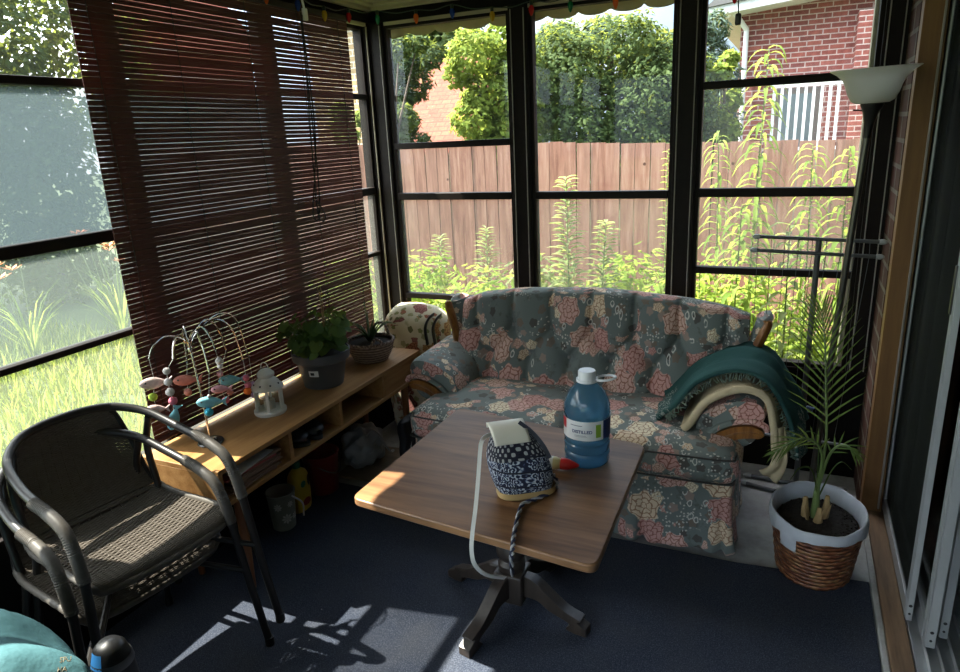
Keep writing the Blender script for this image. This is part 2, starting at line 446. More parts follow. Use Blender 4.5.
def pane_mat(name, H, tint=(.97, .99, .98), haze=(.34, .36, .34), streak=.5, noisy=14, refl=.9):
    """glass or vinyl with a film of dust: H = share of the view that the film hides over both faces"""
    m, t = newmat(name); co = t.coord('Object'); 
    h1 = 1-sqrt(1-H)
    n = t.noise(co, noisy, 5, .65); n2 = t.noise(t.coord('Object', (3, 3, .5)), 5, 3)
    f = t.m('MULTIPLY', h1, t.m('ADD', 1-streak*.5, t.m('MULTIPLY', streak, t.m('ADD', n, t.m('SUBTRACT', n2, .5)))), clamp=True)
    v = t.n('ShaderNodeTexVoronoi', Vector=co, Scale=46.0); rc = t.n('ShaderNodeSeparateColor', i0=v.outputs['Color'])
    sp = t.m('MULTIPLY', t.smooth(v.outputs['Distance'], .18, .05), t.m('LESS_THAN', rc.outputs[0], .10))
    f = t.m('ADD', f, t.m('MULTIPLY', sp, min(.5, H*.8)), clamp=True)
    tr = t.n('ShaderNodeBsdfTransparent', Color=(*tint, 1))
    a = t.n('ShaderNodeBsdfTranslucent', Color=(*haze, 1)); b = t.n('ShaderNodeBsdfDiffuse', Color=(*[k*.5 for k in haze], 1))
    hz = t.n('ShaderNodeMixShader', i0=.4, i1=a.outputs[0], i2=b.outputs[0])
    mx = t.n('ShaderNodeMixShader', i0=f, i1=tr.outputs[0], i2=hz.outputs[0])
    gl = t.n('ShaderNodeBsdfGlossy', Roughness=.03, Color=(1, 1, 1, 1)); fr = None
    fin = t.n('ShaderNodeMixShader', i0=t.refl(.016*refl, .25*refl), i1=mx.outputs[0], i2=gl.outputs[0])
    t.out(fin.outputs[0]); return m
M['clear'] = pane_mat('clear_pane', .05, haze=(.10, .11, .105))
M['dusty'] = pane_mat('dusty_pane', .17, haze=(.32, .32, .29))
M['hazy'] = pane_mat('hazy_vinyl_pane', .32, haze=(.30, .30, .26))
M['frost'] = pane_mat('frosted_vinyl_pane', .74, haze=(.076, .102, .112), streak=.35, noisy=30)
M['frost2'] = pane_mat('frosted_lower_pane', .46, haze=(.14, .168, .158), streak=.35, noisy=30)
M['lowhaze'] = pane_mat('scuffed_vinyl_pane', .38, haze=(.15, .16, .13), streak=.6, noisy=40)
def m_glassdark():
    m, t = newmat('door_glass')
    tr = t.n('ShaderNodeBsdfTransparent', Color=(.55, .58, .56, 1)); gl = t.n('ShaderNodeBsdfGlossy', Roughness=.02)
    t.out(t.n('ShaderNodeMixShader', i0=t.refl(), i1=tr.outputs[0], i2=gl.outputs[0]).outputs[0]); return m
M['doorglass'] = m_glassdark()
def m_screen():
    m, t = newmat('insect_screen'); co = t.coord('Object')
    d = t.bsdf(t.mix(t.noise(co, 5, 2), (.010, .012, .010), (.017, .019, .016)), .9, spec=.05)
    tr = t.n('ShaderNodeBsdfTransparent', Color=(.9, .9, .9, 1))
    t.out(t.n('ShaderNodeMixShader', i0=.62, i1=tr.outputs[0], i2=d).outputs[0]); return m
M['screen'] = m_screen()
def m_blind():
    m, t = newmat('woven_slat'); co = t.coord('Object', (1, .6, 60)); co2 = t.coord('Object', (1, 30, 1))
    n = t.noise(co, 3, 3); n2 = t.noise(co2, 4, 3)
    c = t.mix(n, (.055, .020, .016), (.115, .044, .034))
    c = t.mix(t.m('MULTIPLY', n2, .5), c, (.06, .022, .018))
    d = t.bsdf(c, .6, spec=.3)
    tr = t.n('ShaderNodeBsdfTranslucent', Color=(.22, .055, .042, 1))
    t.out(t.n('ShaderNodeMixShader', i0=.14, i1=d, i2=tr.outputs[0]).outputs[0]); return m
M['blind'] = m_blind()
M['cord'] = pm('brown_cord', (.03, .02, .016), .8)
def m_valance():
    m, t = newmat('canvas_valance'); co = t.coord('Object')
    c = t.mix(t.noise(co, 30, 3), (.50, .44, .27), (.60, .54, .35))
    d = t.bsdf(c, .9, spec=.1); tr = t.n('ShaderNodeBsdfTranslucent', Color=(.55, .47, .27, 1))
    t.out(t.n('ShaderNodeMixShader', i0=.4, i1=d, i2=tr.outputs[0]).outputs[0]); return m
M['valance'] = m_valance()
FL = [(.66, .40, .34), (.76, .60, .42), (.58, .32, .28), (.82, .72, .52), (.68, .46, .37)]
M['floral'] = floral_mat('sofa_floral', (.135, .160, .148), (.19, .215, .20), FL, [(.19, .15, .12), (.095, .09, .08), (.32, .24, .20)], 7.2, .55)
M['floral_cream'] = floral_mat('cream_floral', (.62, .55, .38), (.68, .62, .46), [(.42, .17, .10), (.50, .30, .12), (.30, .12, .10)], [(.25, .26, .10), (.36, .34, .18), (.16, .16, .07)], 9, .35)
M['button'] = pm('button_fabric', (.20, .19, .17), .8)
M['piping'] = pm('dark_piping', (.05, .045, .042), .8)
M['wicker'] = pm('brown_wicker', (.105, .088, .072), .5, var=.35, vscale=60, spec=.3)
M['wicker2'] = pm('grey_wicker_wrap', (.085, .075, .064), .5, var=.3, vscale=80, spec=.3)

# ------------------------------------------------------------------ camera, world, sun
CAMX = dict(f=680., yaw=-0.4375798913097361, pitch=0.28860855826911086, roll=-0.048396185694921885)
CAMC = V((0, 0, 1.6))
def cam_basis():
    y, p, r = CAMX['yaw'], CAMX['pitch'], CAMX['roll']
    f0 = V((sin(y), cos(y), 0)); r0 = V((cos(y), -sin(y), 0)); u0 = V((0, 0, 1))
    fw = f0*cos(p)-u0*sin(p); up = u0*cos(p)+f0*sin(p)
    return fw, r0*cos(r)+up*sin(r), -r0*sin(r)+up*cos(r)
fw, rt, up = cam_basis()
cd = bpy.data.cameras.new('camera'); cam = bpy.data.objects.new('camera', cd); COL.objects.link(cam)
cd.sensor_fit = 'HORIZONTAL'; cd.sensor_width = 36; cd.lens = CAMX['f']/960*36; cd.clip_start = .02; cd.clip_end = 300
cam.matrix_world = Matrix(((rt.x, up.x, -fw.x, CAMC.x), (rt.y, up.y, -fw.y, CAMC.y), (rt.z, up.z, -fw.z, CAMC.z), (0, 0, 0, 1)))
SC.camera = cam
SUND = V((1, .17, -1.53)).normalized()
w = bpy.data.worlds.new('sky'); SC.world = w; w.use_nodes = True
t = NT(w); tc = t.t.nodes.new('ShaderNodeTexCoord'); sp = t.n('ShaderNodeSeparateXYZ', i0=tc.outputs['Generated'])
skyc = t.ramp(sp.outputs[2], [(0, (.62, .74, .86)), (.12, (.62, .80, 1.0)), (.45, (.40, .63, 1.0)), (1, (.22, .42, .85))])
cl = t.smooth(t.noise(tc.outputs['Generated'], 3.2, 6, .6), .46, .66)
skyc = t.mix(t.m('MULTIPLY', cl, .7), skyc, (.95, .96, 1.0))
# the hazy sky is several times brighter around the sun than towards the far side
tosun = t.n('ShaderNodeVectorMath', _operation='DOT_PRODUCT'); t.set(tosun.inputs[0], tc.outputs['Generated']); tosun.inputs[1].default_value = tuple(-SUND)
glow = t.m('POWER', t.smooth(tosun.outputs['Value'], -.25, 1.0), 2.0)
bg = t.n('ShaderNodeBackground', Color=t.mix(t.m('MULTIPLY', glow, .8, clamp=True), skyc, (1.0, .97, .92)), Strength=t.m('MULTIPLY_ADD', glow, 2.9, .24))
o = t.t.nodes.new('ShaderNodeOutputWorld'); t.t.links.new(bg.outputs[0], o.inputs[0])
sl = bpy.data.lights.new('sun', 'SUN'); sun = bpy.data.objects.new('sun', sl); COL.objects.link(sun)
sl.energy = 8.0; sl.angle = radians(.6); sl.color = (1, .93, .82)
SUND = V((1, .17, -1.53)).normalized()
sun.rotation_euler = SUND.to_track_quat('-Z', 'Y').to_euler(); sun.location = (-6, -2, 9)
SC.view_settings.view_transform = 'Standard'; SC.view_settings.look = 'None'; SC.view_settings.gamma = 1; SC.view_settings.use_curve_mapping = False
SC.view_settings.exposure = 2.2

# ------------------------------------------------------------------ room shell
XL, YB, XR, YR, ZC = -2.06, 3.25, .345, -1.7, 2.25
ZS = .505       # window sill height
GZ = -.35       # ground outside
b = MB(); b.box((XL-.1, YR-.1, -.12), (XR+.1, YB+.1, 0)); struct(b.build('floor', M['concrete']))
b = MB(); b.prism([(-2.055, -1.65), (.343, -1.65), (.343, 2.422), (-.1, 2.382), (-2.055, 2.39)], 'z', .0005, .011)
c = b.build('carpet', M['carpet']); tag(c, 'dark navy fitted carpet covering the sunroom floor up to the grey concrete strip', 'carpet')
# ceiling with beige steps and dark header along the glazing
b = MB(); b.box((XL-.10, YR-.1, ZC), (XR+.1, YB+.35, ZC+.06)); struct(b.build('ceiling', M['beige']))
b = MB(); b.box((XL, YR, 2.222), (XL+.035, YB, ZC)); b.box((XL+.035, YR, 2.236), (XL+.075, YB-.035, ZC))
b.box((XL, YB-.035, 2.222), (XR, YB, ZC)); b.box((XL+.075, YB-.075, 2.236), (XR, YB-.035, ZC)); struct(b.build('trim_1', M['beige'], bevel=.003))
b = MB(); b.box((XL-.08, YB, GZ), (XR+.1, YB+.08, ZS)); b.box((XL-.08, YB, 2.17), (XR+.1, YB+.08, ZC)); struct(b.build('wall_back', M['knee']))
b = MB(); b.box((XL-.08, YR-.08, GZ), (XL, YB, ZS)); b.box((XL-.08, YR-.08, 2.17), (XL, YB, ZC)); struct(b.build('wall_left', M['knee']))
b = MB(); b.box((XL-.08, YR-.08, GZ), (XR+.1, YR, .05)); b.box((XL-.08, YR-.08, 2.17), (XR+.1, YR, ZC)); struct(b.build('wall_rear', M['knee']))  # unseen; knee kept low for the added glazing that brightens the room
# sills, flush ledges on top of the knee walls
b = MB(); b.box((XL-.06, YB-.012, ZS), (XR-.005, YB+.05, ZS+.012)); b.box((XL-.07, YR, ZS), (XL+.012, YB-.012, ZS+.012)); struct(b.build('trim_2', M['frame'], bevel=.002))
# header line: thin pale track along the top of the windows
b = MB(); b.box((-1.975, YB-.006, 2.150), (XR-.06, YB+.01, 2.166)); b.box((XL-.01, YR, 2.150), (XL+.006, 3.2, 2.166)); struct(b.build('trim_3', M['beige']))

win_no = [0]
def bay(axis, p, a, bb, rails, panes, ZS=ZS):
    """one glazed bay: axis 'x' runs along the back wall at y = p, 'y' along a side wall at x = p. rails: list of (z0, z1); panes: (z0, z1, material)"""
    win_no[0] += 1; d = .05
    def bx(mb, u0, u1, z0, z1, d0=0., d1=d):
        if axis == 'x': mb.box((u0, p+d0, z0), (u1, p+d1, z1))
        else: mb.box((p-d1 if p < 0 else p+d0, u0, z0), (p-d0 if p < 0 else p+d1, u1, z1))
    f = MB(); e = .018
    bx(f, a, a+e, ZS+.012, 2.17); bx(f, bb-e, bb, ZS+.012, 2.17); bx(f, a+e, bb-e, 2.135, 2.17); bx(f, a+e, bb-e, ZS+.012, ZS+.03)
    fr = f.build('window_%d' % win_no[0], M['frame'], bevel=.002); struct(fr)
    for z0, z1 in rails:
        r = MB(); bx(r, a+e, bb-e, z0, z1, -.008, .035); r.build('rail', M['frame'], fr, bevel=.003)
    for z0, z1, mt in panes:
        if mt is None: continue
        q = MB(); bx(q, a+e-.003, bb-e+.003, z0-.003, z1+.003, .016, .019); q.build('pane', mt, fr, smooth=False)
    return fr
LO = ZS+.03; HI = 2.135
back_posts = [(-2.06, -1.985), (-1.29, -1.195), (-.515, -.415), (.262, .345)]
bay('x', YB, -1.985, -1.29, [(1.54, 1.572), (1.275, 1.311), (.728, .757)], [(1.572, HI, M['clear']), (1.311, 1.54, M['dusty']), (.757, 1.275, M['hazy'])])
bay('x', YB, -1.195, -.515, [(1.275, 1.311), (.728, .757)], [(1.311, HI, M['clear']), (.757, 1.275, M['hazy'])])
bay('x', YB, -.415, .262, [(1.768-.03, 1.770), (1.280, 1.318), (.932, .963)], [(1.77, HI, M['clear']), (1.318, 1.738, M['dusty']), (.963, 1.28, M['hazy'])])
for x0, x1 in back_posts:
    b = MB(); b.box((x0, YB-.02, ZS+.012), (x1, YB+.06, 2.17))
    for xx in ((x0+.012, x1-.018) if x0 > -2 else (x1-.012,)):
        b.box((xx, YB-.026, ZS+.02), (xx+.005, YB-.02, 2.15), 1)
    struct(b.build('trim_%d' % (4+back_posts.index((x0, x1))), [M['frame'], M['track']], bevel=.003))
b = MB(); b.box((.232, YB+.085, ZS-.1), (.30, YB+.15, 2.2)); struct(b.build('trim_34', M['beige'], bevel=.002))
lposts = [3.235, 2.47, 1.69, .92, .15, -.62, -1.66]
for i in range(len(lposts)-1):
    hi_, lo_ = lposts[i]-.03, lposts[i+1]+.03
    fr = bay('y', XL-.02, lo_, hi_, [(1.80, 1.825), (1.312, 1.350), (.983, 1.004)],
        [(1.825, HI, M['clear']), (1.35, 1.80, M['frost'] if i not in (0,) else M['clear']), (1.004, 1.312, M['frost2'] if i else M['dusty']), (LO, .983, M['lowhaze'])])
for i, y in enumerate(lposts):
    b = MB(); b.box((XL-.08, y-.03, ZS+.012), (XL-.004, y+.03, 2.17))
    if i == 0: b.box((XL-.006, y-.028, ZS+.02), (XL+.002, y-.018, 2.15), 1)
    struct(b.build('trim_%d' % (8+i), [M['frame'], M['beige']], bevel=.003))
# unseen rear wall: full-height glazing added to fill the room with daylight
for k in range(3):
    x0 = XL+.04+k*.79
    bay('x', YR-.06, x0, x0+.74, [(1.02, 1.06)], [(1.06, HI, M['clear']), (.09, 1.02, M['clear'])], .05)
for k in range(4):
    x0 = XL+.0+k*.79; b = MB(); b.box((max(XL-.02, x0-.01), YR-.07, .05), (min(XR, x0+.04), YR, 2.17)); struct(b.build('trim_%d' % (20+k), M['frame']))

# right wall: brick return, timber jamb, worn threshold and the sliding door
b = MB(); b.box((XR, 2.972, 0), (XR+.11, YB+.08, ZC)); struct(b.build('wall_right', M['brick_room']))
b = MB(); b.box((XR+.002, 2.905, .034), (XR+.075, 2.971, 2.16)); b.box((XR+.060, 2.895, .05), (XR+.067, 2.905, 2.15), 1); struct(b.build('trim_30', [M['timber'], M['track']], bevel=.002))
b = MB(); b.box((XR+.003, YR, 0), (XR+.022, 2.97, .020), 1); b.box((XR+.022, YR, 0), (XR+.085, 2.97, .032)); struct(b.build('trim_31', [M['sill'], M['concrete']], bevel=.004))
b = MB(); b.box((XR+.002, YR, 2.162), (XR+.12, 2.97, ZC)); struct(b.build('trim_32', M['timber']))
b = MB(); b.box((XR+.1, YR, -.12), (XR+.30, 2.97, .005))
for k in range(6): b.box((XR+.088+k*.036, YR, .005), (XR+.092+k*.036, 2.965, .030))
b.box((XR+.085, YR, .0051), (XR+.30, 2.965, .010)); struct(b.build('trim_33', M['alu'], bevel=.001))
def door_panel(n, x, y0, y1, stile, glass, th=.022):
    f = MB(); z0, z1 = .035, 2.155
    f.box((x, y0, z0), (x+th, y0+stile, z1)); f.box((x, y1-stile, z0), (x+th, y1, z1)); f.box((x, y0+stile, z1-.05), (x+th, y1-stile, z1)); f.box((x, y0+stile, z0), (x+th, y1-stile, z0+.055))
    # groove lines down the stile
    f.box((x-.003, y0+.004, z0+.004), (x, y0+.009, z1-.01)); f.box((x-.003, y0+stile-.009, z0+.004), (x, y0+stile-.004, z1-.01))
    d = f.build('door_%d' % n, M['alu'], bevel=.002); struct(d)
    g = MB(); g.box((x+th*.4, y0+stile-.003, z0+.05), (x+th*.55, y1-stile+.003, z1-.047)); g.build('pane', glass, d, smooth=False)
    for zz in (.06, .09):
        k = MB(); k.lathe([(0, 0), (.0055 if zz > .07 else .004, 0), (.004, .001)], (x+th/2, y0-.0012, zz), 10, Matrix.Rotation(-pi/2, 3, 'X')); k.build('screw', M['blackp'], d)
    return d
d1 = door_panel(1, .428, 2.215, 2.945, .026, M['screen'], .018)
k = MB(); k.box((.420, 2.222, 1.05), (.4275, 2.238, 1.19)); k.build('door_handle', M['blackp'], d1, bevel=.003)
door_panel(2, .466, 2.10, 2.945, .052, M['doorglass'], .026)
door_panel(3, .510, 2.16, 2.945, .045, M['doorglass'], .024)
# dim house interior beyond the sliding door
b = MB(); X2 = 2.3
b.box((XR+.30, YR-.1, -.12), (X2, YB+.1, 0)); b.box((X2, YR-.1, -.12), (X2+.1, YB+.1, 2.5)); b.box((XR+.11, YB+.0, -.12), (X2, YB+.1, 2.5)); b.box((XR+.11, YR-.1, -.12), (X2, YR, 2.5)); b.box((XR+.11, YR-.1, 2.25), (X2, YB+.1, 2.5))
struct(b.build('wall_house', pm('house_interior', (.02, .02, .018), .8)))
b = MB(); b.grid(lambda u, v: (XR+.42+.018*sin(u*60)+.006*sin(u*23), -.2+u*3.0, .02+v*2.1), 240, 2); cu = b.build('curtain', pm('dark_curtain', (.030, .034, .030), .9), solid=.004)
tag(cu, 'dark green-grey curtain hanging behind the sliding glass door', 'curtain')

# ------------------------------------------------------------------ outside
b = MB(); b.box((-60, -40, GZ-.2), (40, 60, GZ)); struct(b.build('floor_ground', pm('lawn_ground', (.045, .065, .018), .95, var=.4, vscale=3)))
# scalloped canvas valances hung just outside the glass
def valance(axis, p, a, bb, z0, z1, pitch, amp):
    def fn(u, v):
        s_ = a+(bb-a)*u; ph = ((s_-a)/pitch) % 1
        zb = z0 - amp*sqrt(max(0, 1-(2*ph-1)**2)); z = z1+(zb-z1)*v
        off = .006*sin(s_*17)
        return (s_, p+off, z) if axis == 'x' else (p+off, s_, z)
    mb = MB(); mb.grid(fn, int((bb-a)/pitch)*12, 4)
    return mb.build('window_valance', M['valance'], solid=.003)
tag(valance('x', YB+.11, -2.05, .34, 2.128, 2.26, .152, .026), 'beige scalloped canvas valance hanging outside above the fence-side windows', 'valance')
tag(valance('y', XL-.098, YR, 3.3, 2.205, 2.262, .15, .028), 'beige scalloped canvas valance hanging outside above the blind-covered windows', 'valance')

# fence
FY = 6.5
fz = [(-9, 1.66), (-4.4, 1.545), (-2.37, 1.495), (-1.02, 1.435), (.58, 1.415), (4, 1.38)]
fen = thing('wooden_fence', (0, FY, GZ), 'faded red wooden board fence running across the yard behind the weeds', 'fence')
b = MB(); x = -8.1; k = 0
while x < 3.2:
    wd = .138+random.uniform(-.006, .006); zt = lerp(fz, x)+random.uniform(-.008, .008)
    yy = FY+random.uniform(-.004, .004)
    b.obox((x+wd/2, yy, (GZ+zt)/2), (wd-.006, .019, zt-GZ), Matrix.Rotation(random.uniform(-.006, .006), 3, 'Y')); x += wd
b.build('board_panel', M['fence'], fen, smooth=False)
b = MB(); b.box((-8.1, FY+.012, .9), (3.2, FY+.05, .99)); b.box((-8.1, FY+.012, -.1), (3.2, FY+.05, -.01)); b.build('rail', M['fence'], fen)

# brick houses
def P(px, py, depth_y):
    """scene point at distance y along the sight line of a photo pixel (960x672)"""
    d = fw+rt*((px-480)/680)-up*((py-336)/680); return CAMC+d*(depth_y/d.y)
HY = 14.0
hs = thing('brick_house', (-.5, HY, GZ), 'red brick house with white downspout and railing seen over the fence at right', 'house')
xl = P(738, 80, HY).x; 
b = MB(); b.box((xl, HY, GZ), (6, HY+8, 4.2)); b.build('wall', M['brick_red'], hs, smooth=False)
xc = P(853, 60, HY).x
b = MB(); b.box((xc, HY-.5, GZ), (6, HY-.001, P(860, 14, HY).z)); b.build('wall_projection', M['brick_red'], hs, smooth=False)
b = MB(); b.tube([(xl+.10, HY-.07, 3.15), (xl+.10, HY-.07, GZ)], .045, 10); b.tube([(xl+.10, HY-.07, 3.15), (xl-.1, HY-.35, 3.42)], .045, 10); b.build('downspout', M['whitep'], hs)
b = MB(); b.prism([(xl-.5, 3.36), (xl+6.2, 3.95), (xl+6.2, 4.15), (xl-.5, 3.50)], 'y', HY-.6, HY+8.4); b.build('eave', pm('white_soffit', (.6, .6, .58), .7), hs, smooth=False)
b = MB(); b.prism([(xl-.55, 3.5), (xl+6.2, 4.16), (xl+6.2, 6.5), (xl+2, 5.6)], 'y', HY-.65, HY+8.4); b.build('roof', pm('grey_shingle', (.13, .125, .12), .9), hs, smooth=False)
x0, x1 = P(776, 100, HY).x, P(836, 100, HY).x
b = MB(); b.box((x0, HY-.03, .8), (x1-.25, HY-.001, 2.12)); f_ = b.build('window_frame', pm('brown_sash', (.08, .06, .05), .5), hs, bevel=.01)
b = MB(); b.box((x0+.1, HY-.036, .9), (x1-.35, HY-.031, 2.02)); b.build('pane', pm('house_glass', (.10, .13, .14), .12), f_)
b = MB(); yb = HY-1.4; sc = yb/HY
bx0, bx1 = P(770, 100, yb).x, P(842, 100, yb).x; bz0, bz1 = P(806, 150, yb).z, P(806, 83, yb).z
b.box((bx0, yb-.03, bz1-.05), (bx1, yb+.03, bz1)); b.build('top_rail', M['whitep'], hs); b = MB(); b.box((bx0, yb-.02, bz0), (bx1, yb+.02, bz0+.05)); b.build('bottom_rail', M['whitep'], hs)
for k in range(9):
    xx = bx0+(bx1-bx0)*(k+.5)/9; q = MB(); q.box((xx-.022, yb-.022, bz0+.05), (xx+.022, yb+.022, bz1-.05)); q.build('baluster', M['whitep'], hs)
b = MB(); b.box((bx0-.2, yb-.1, GZ), (bx1+.2, HY-.5, bz0)); b.build('balcony', pm('balcony_deck', (.2, .16, .13), .8), hs)
# red roofed house between the trees, left
RY = 18.0
rh = thing('tiled_house', (-9.5, RY, GZ), 'low house with orange-red tiled roof between the trees beyond the fence', 'house')
p0 = P(383, 150, RY); p1 = P(466, 150, RY); tz = P(444, 84, RY).z
b = MB(); b.box((p0.x-1, RY, GZ), (p1.x, RY+6, p1.z)); b.build('wall', M['brick_buff'], rh, smooth=False)
b = MB()
b.add([(p0.x-1.6, RY-.3, p1.z-.05), (p1.x+.15, RY-.3, p1.z-.05), (p1.x-.15, RY+3, tz+1.0), (p0.x+.2, RY+3, tz+1.0), (p1.x+.15, RY+6.3, p1.z-.05), (p0.x-1.6, RY+6.3, p1.z-.05)], [(0, 1, 2, 3), (1, 4, 2), (4, 5, 3, 2), (5, 0, 3), (0, 5, 4, 1)])
b.build('roof', M['roof_red'], rh, smooth=False)
# buff brick house seen through the narrow slot beside the blind
q0 = P(335, 60, 12); q1 = P(363.5, 60, 12)
bh_ = thing('buff_house', (q0.x, 12, GZ), 'pale buff brick house wall seen through the narrow pane beside the blind', 'house')
b = MB(); b.prism([(q0.x-.6, 12), (q1.x, 12), (q1.x*1.1, 13.2), (q0.x*1.1-.6, 13.2)], 'z', GZ, 3.7); b.build('wall', M['brick_buff'], bh_, smooth=False)
b = MB(); b.prism([(q0.x-.8, 3.7), (q1.x+.05, 3.7), (q0.x-.2, 4.3)], 'y', 11.9, 12.3); b.build('roof', pm('brown_shingle', (.16, .12, .10), .9), bh_, smooth=False)
# brick neighbour far to the left, behind the blind
nb = thing('neighbour_house', (-13, 12, GZ), 'dark red brick neighbour house glimpsed between the slats of the blind', 'house')
b = MB(); b.prism([(-12, 10.1), (-12, 13.6), (-15, 16.5), (-15.5, 13.1)], 'z', GZ, 3.6); b.build('wall', M['brick_red'], nb, smooth=False)
b = MB(); b.prism([(-14.4, 3.6), (-11.8, 3.6), (-13.2, 5.2)], 'y', 11.4, 14); b.build('roof', M['roof_red'], nb, smooth=False)

# trees
LM = {
 'maple': leaf_mat('maple_leaves', [(0.093, 0.136, 0.022), (0.149, 0.205, 0.031), (0.186, 0.223, 0.043), (0.062, 0.105, 0.019)]),
 'mid': leaf_mat('mid_leaves', [(.018, .034, .010), (.034, .058, .018), (.052, .080, .024), (.024, .044, .014)], .35),
 'dark': leaf_mat('conifer_leaves', [(0.011, 0.025, 0.011), (0.019, 0.037, 0.015), (0.028, 0.050, 0.019)], .25),
 'spruce': leaf_mat('spruce_leaves', [(0.043, 0.068, 0.056), (0.062, 0.093, 0.074), (0.087, 0.118, 0.093)], .25),
 'weed': leaf_mat('weed_leaves', [(0.074, 0.130, 0.022), (0.124, 0.192, 0.034), (0.167, 0.223, 0.056), (0.093, 0.161, 0.031)], .5),
 'weed2': leaf_mat('pale_weed_leaves', [(0.124, 0.167, 0.062), (0.174, 0.211, 0.093), (0.211, 0.236, 0.124)], .5),
 'under': leaf_mat('undergrowth_leaves', [(0.087, 0.143, 0.019), (0.149, 0.223, 0.031), (0.211, 0.273, 0.050)], .5),
 'grass': leaf_mat('lawn_blades', [(0.074, 0.130, 0.025), (0.130, 0.192, 0.037), (0.186, 0.223, 0.062), (0.260, 0.267, 0.099)], .5),
}
M['bark'] = pm('tree_bark', (.09, .065, .045), .9, var=.4, vscale=8)
M['stem'] = pm('green_stem', (.14, .18, .06), .7)
def leafq(V_, F_, c, s, rg, nrm, asp=.55):
    """one folded diamond leaf"""
    n = V(nrm)+V((rg.uniform(-1, 1), rg.uniform(-1, 1), rg.uniform(-.6, 1)))*.8
    n = n.normalized() if n.length > 1e-4 else V((0, 0, 1)); a = n.orthogonal().normalized(); a = Quaternion(n, rg.uniform(0, 6.28)) @ a; bb = n.cross(a)
    o = len(V_)
    V_ += [c-a*s, c+bb*s*asp-n*s*.12, c+a*s, c-bb*s*asp-n*s*.12]; F_ += [(o, o+1, o+2), (o, o+2, o+3)]
def foliage(name, mt, blobs, n, size, parent, seed, shell=.75, asp=.55):
    rg = random.Random(seed); vs = []; fs = []
    tot = sum(r[0]*r[1]+r[1]*r[2]+r[0]*r[2] for c, r in blobs)
    for c, r in blobs:
        m_ = int(n*(r[0]*r[1]+r[1]*r[2]+r[0]*r[2])/tot)
        for _ in range(m_):
            z = rg.uniform(-1, 1); a = rg.uniform(0, 6.283); q = sqrt(1-z*z); d = V((q*cos(a), q*sin(a), z))
            # clumps
            k = 1+.16*sin(d.x*9+c[0]*3)*sin(d.y*8+c[1])*1+.12*sin(d.z*11+c[2]*5+d.x*4)
            rr = (shell+(1-shell)*rg.random())*k
            leafq(vs, fs, V((c[0]+d.x*r[0]*rr, c[1]+d.y*r[1]*rr, c[2]+d.z*r[2]*rr)), size*rg.uniform(.6, 1.25), rg, d+V((0, 0, .5)), asp)
    mb = MB(); mb.v = [tuple(v) for v in vs]; mb.f = fs; mb.uv = [[(0, 0)]*3]*len(fs); mb.mi = [0]*len(fs)
    return mb.build(name, mt, parent, smooth=False)
def tree(name, base, label, mt, blobs, n, size, seed, trunk=.12, asp=.55):
    """blobs relative to base"""
    t_ = thing(name, base, label, 'tree', 'trees beyond the fence')
    B = [((base[0]+c[0], base[1]+c[1], base[2]+c[2]), r) for c, r in blobs]
    foliage('foliage', mt, B, n, size, t_, seed, asp=asp)
    top = max(c[2] for c, r in blobs)
    m_ = MB(); pts = [(base[0], base[1], base[2]), (base[0]+.05, base[1], base[2]+top*.4), (base[0]-.03, base[1]+.05, base[2]+top)]
    m_.tube(pts, [trunk, trunk*.8, trunk*.3], 8)
    for c, r in blobs[:6]:
        m_.tube([(base[0], base[1], base[2]+max(.5, c[2]*.55)), (base[0]+c[0]*.9, base[1]+c[1]*.9, base[2]+c[2])], [trunk*.5, trunk*.15], 6)
    m_.build('trunk', M['bark'], t_)
    return t_
def blobs_for(pxs, depth, base, ry=None):
    """crown masses from sight lines (px, py, radius in px) at a distance"""
    out = []
    for px, py, pr in pxs:
        p = P(px, py, depth); k = (p-CAMC).dot(fw)/680*pr
        out.append(((p.x-base[0], p.y-base[1]+random.uniform(-.3, .3), p.z-base[2]), (k, k*(ry or 1), k)))
    return out
def grow(name, label, mt, depth, pxbase, pxs, n, size, seed, trunk=.12, ry=None, asp=.55):
    p = P(pxbase, 140, depth); base = (p.x, depth, GZ)
    return tree(name, base, label, mt, blobs_for(pxs, depth, base, ry), n, size, seed, trunk, asp)
grow('broadleaf_tree', 'big mid-green leafy tree filling the middle window above the fence', LM['mid'], 11, 610,
     [(575, 75, 44), (620, 62, 48), (660, 90, 44), (590, 118, 46), (640, 128, 48), (550, 105, 36), (545, 60, 30), (690, 110, 30), (545, 95, 30), (682, 80, 30), (688, 130, 30), (560, 45, 26), (640, 40, 26), (600, 160, 50), (660, 165, 50), (678, 60, 26)], 34000, .045, 1, .14)
grow('maple_tree', 'bright yellow-green maple behind the left fence window', LM['maple'], 10, 487,
     [(480, 55, 26), (500, 40, 26), (490, 95, 30), (512, 75, 28), (480, 120, 22), (510, 130, 30), (466, 75, 14), (470, 100, 14), (520, 105, 22), (500, 160, 28)], 11000, .050, 2, .07)
grow('conifer', 'dark evergreen conifer at the far left of the fence windows', LM['dark'], 12, 398,
     [(392, 55, 22), (402, 80, 24), (408, 98, 11), (415, 122, 11), (393, 120, 16), (408, 135, 13), (388, 95, 14), (418, 62, 14), (438, 58, 12), (428, 139, 7), (395, 160, 20)], 9000, .07, 3, .12, asp=.28)
grow('broadleaf_tree', 'small mid-green tree standing in front of the dark conifer', LM['mid'], 9, 392,
     [(385, 122, 16), (398, 118, 14), (390, 140, 14), (400, 140, 10), (408, 48, 13), (424, 44, 10)], 2600, .045, 4, .05)
grow('spruce', 'blue-green spruce rising beside the white downspout', LM['spruce'], 12.7, 708,
     [(716, 30, 16), (710, 60, 22), (722, 85, 22), (704, 100, 24), (715, 125, 26), (700, 30, 14), (712, 160, 30)], 6500, .08, 5, .10, asp=.25)
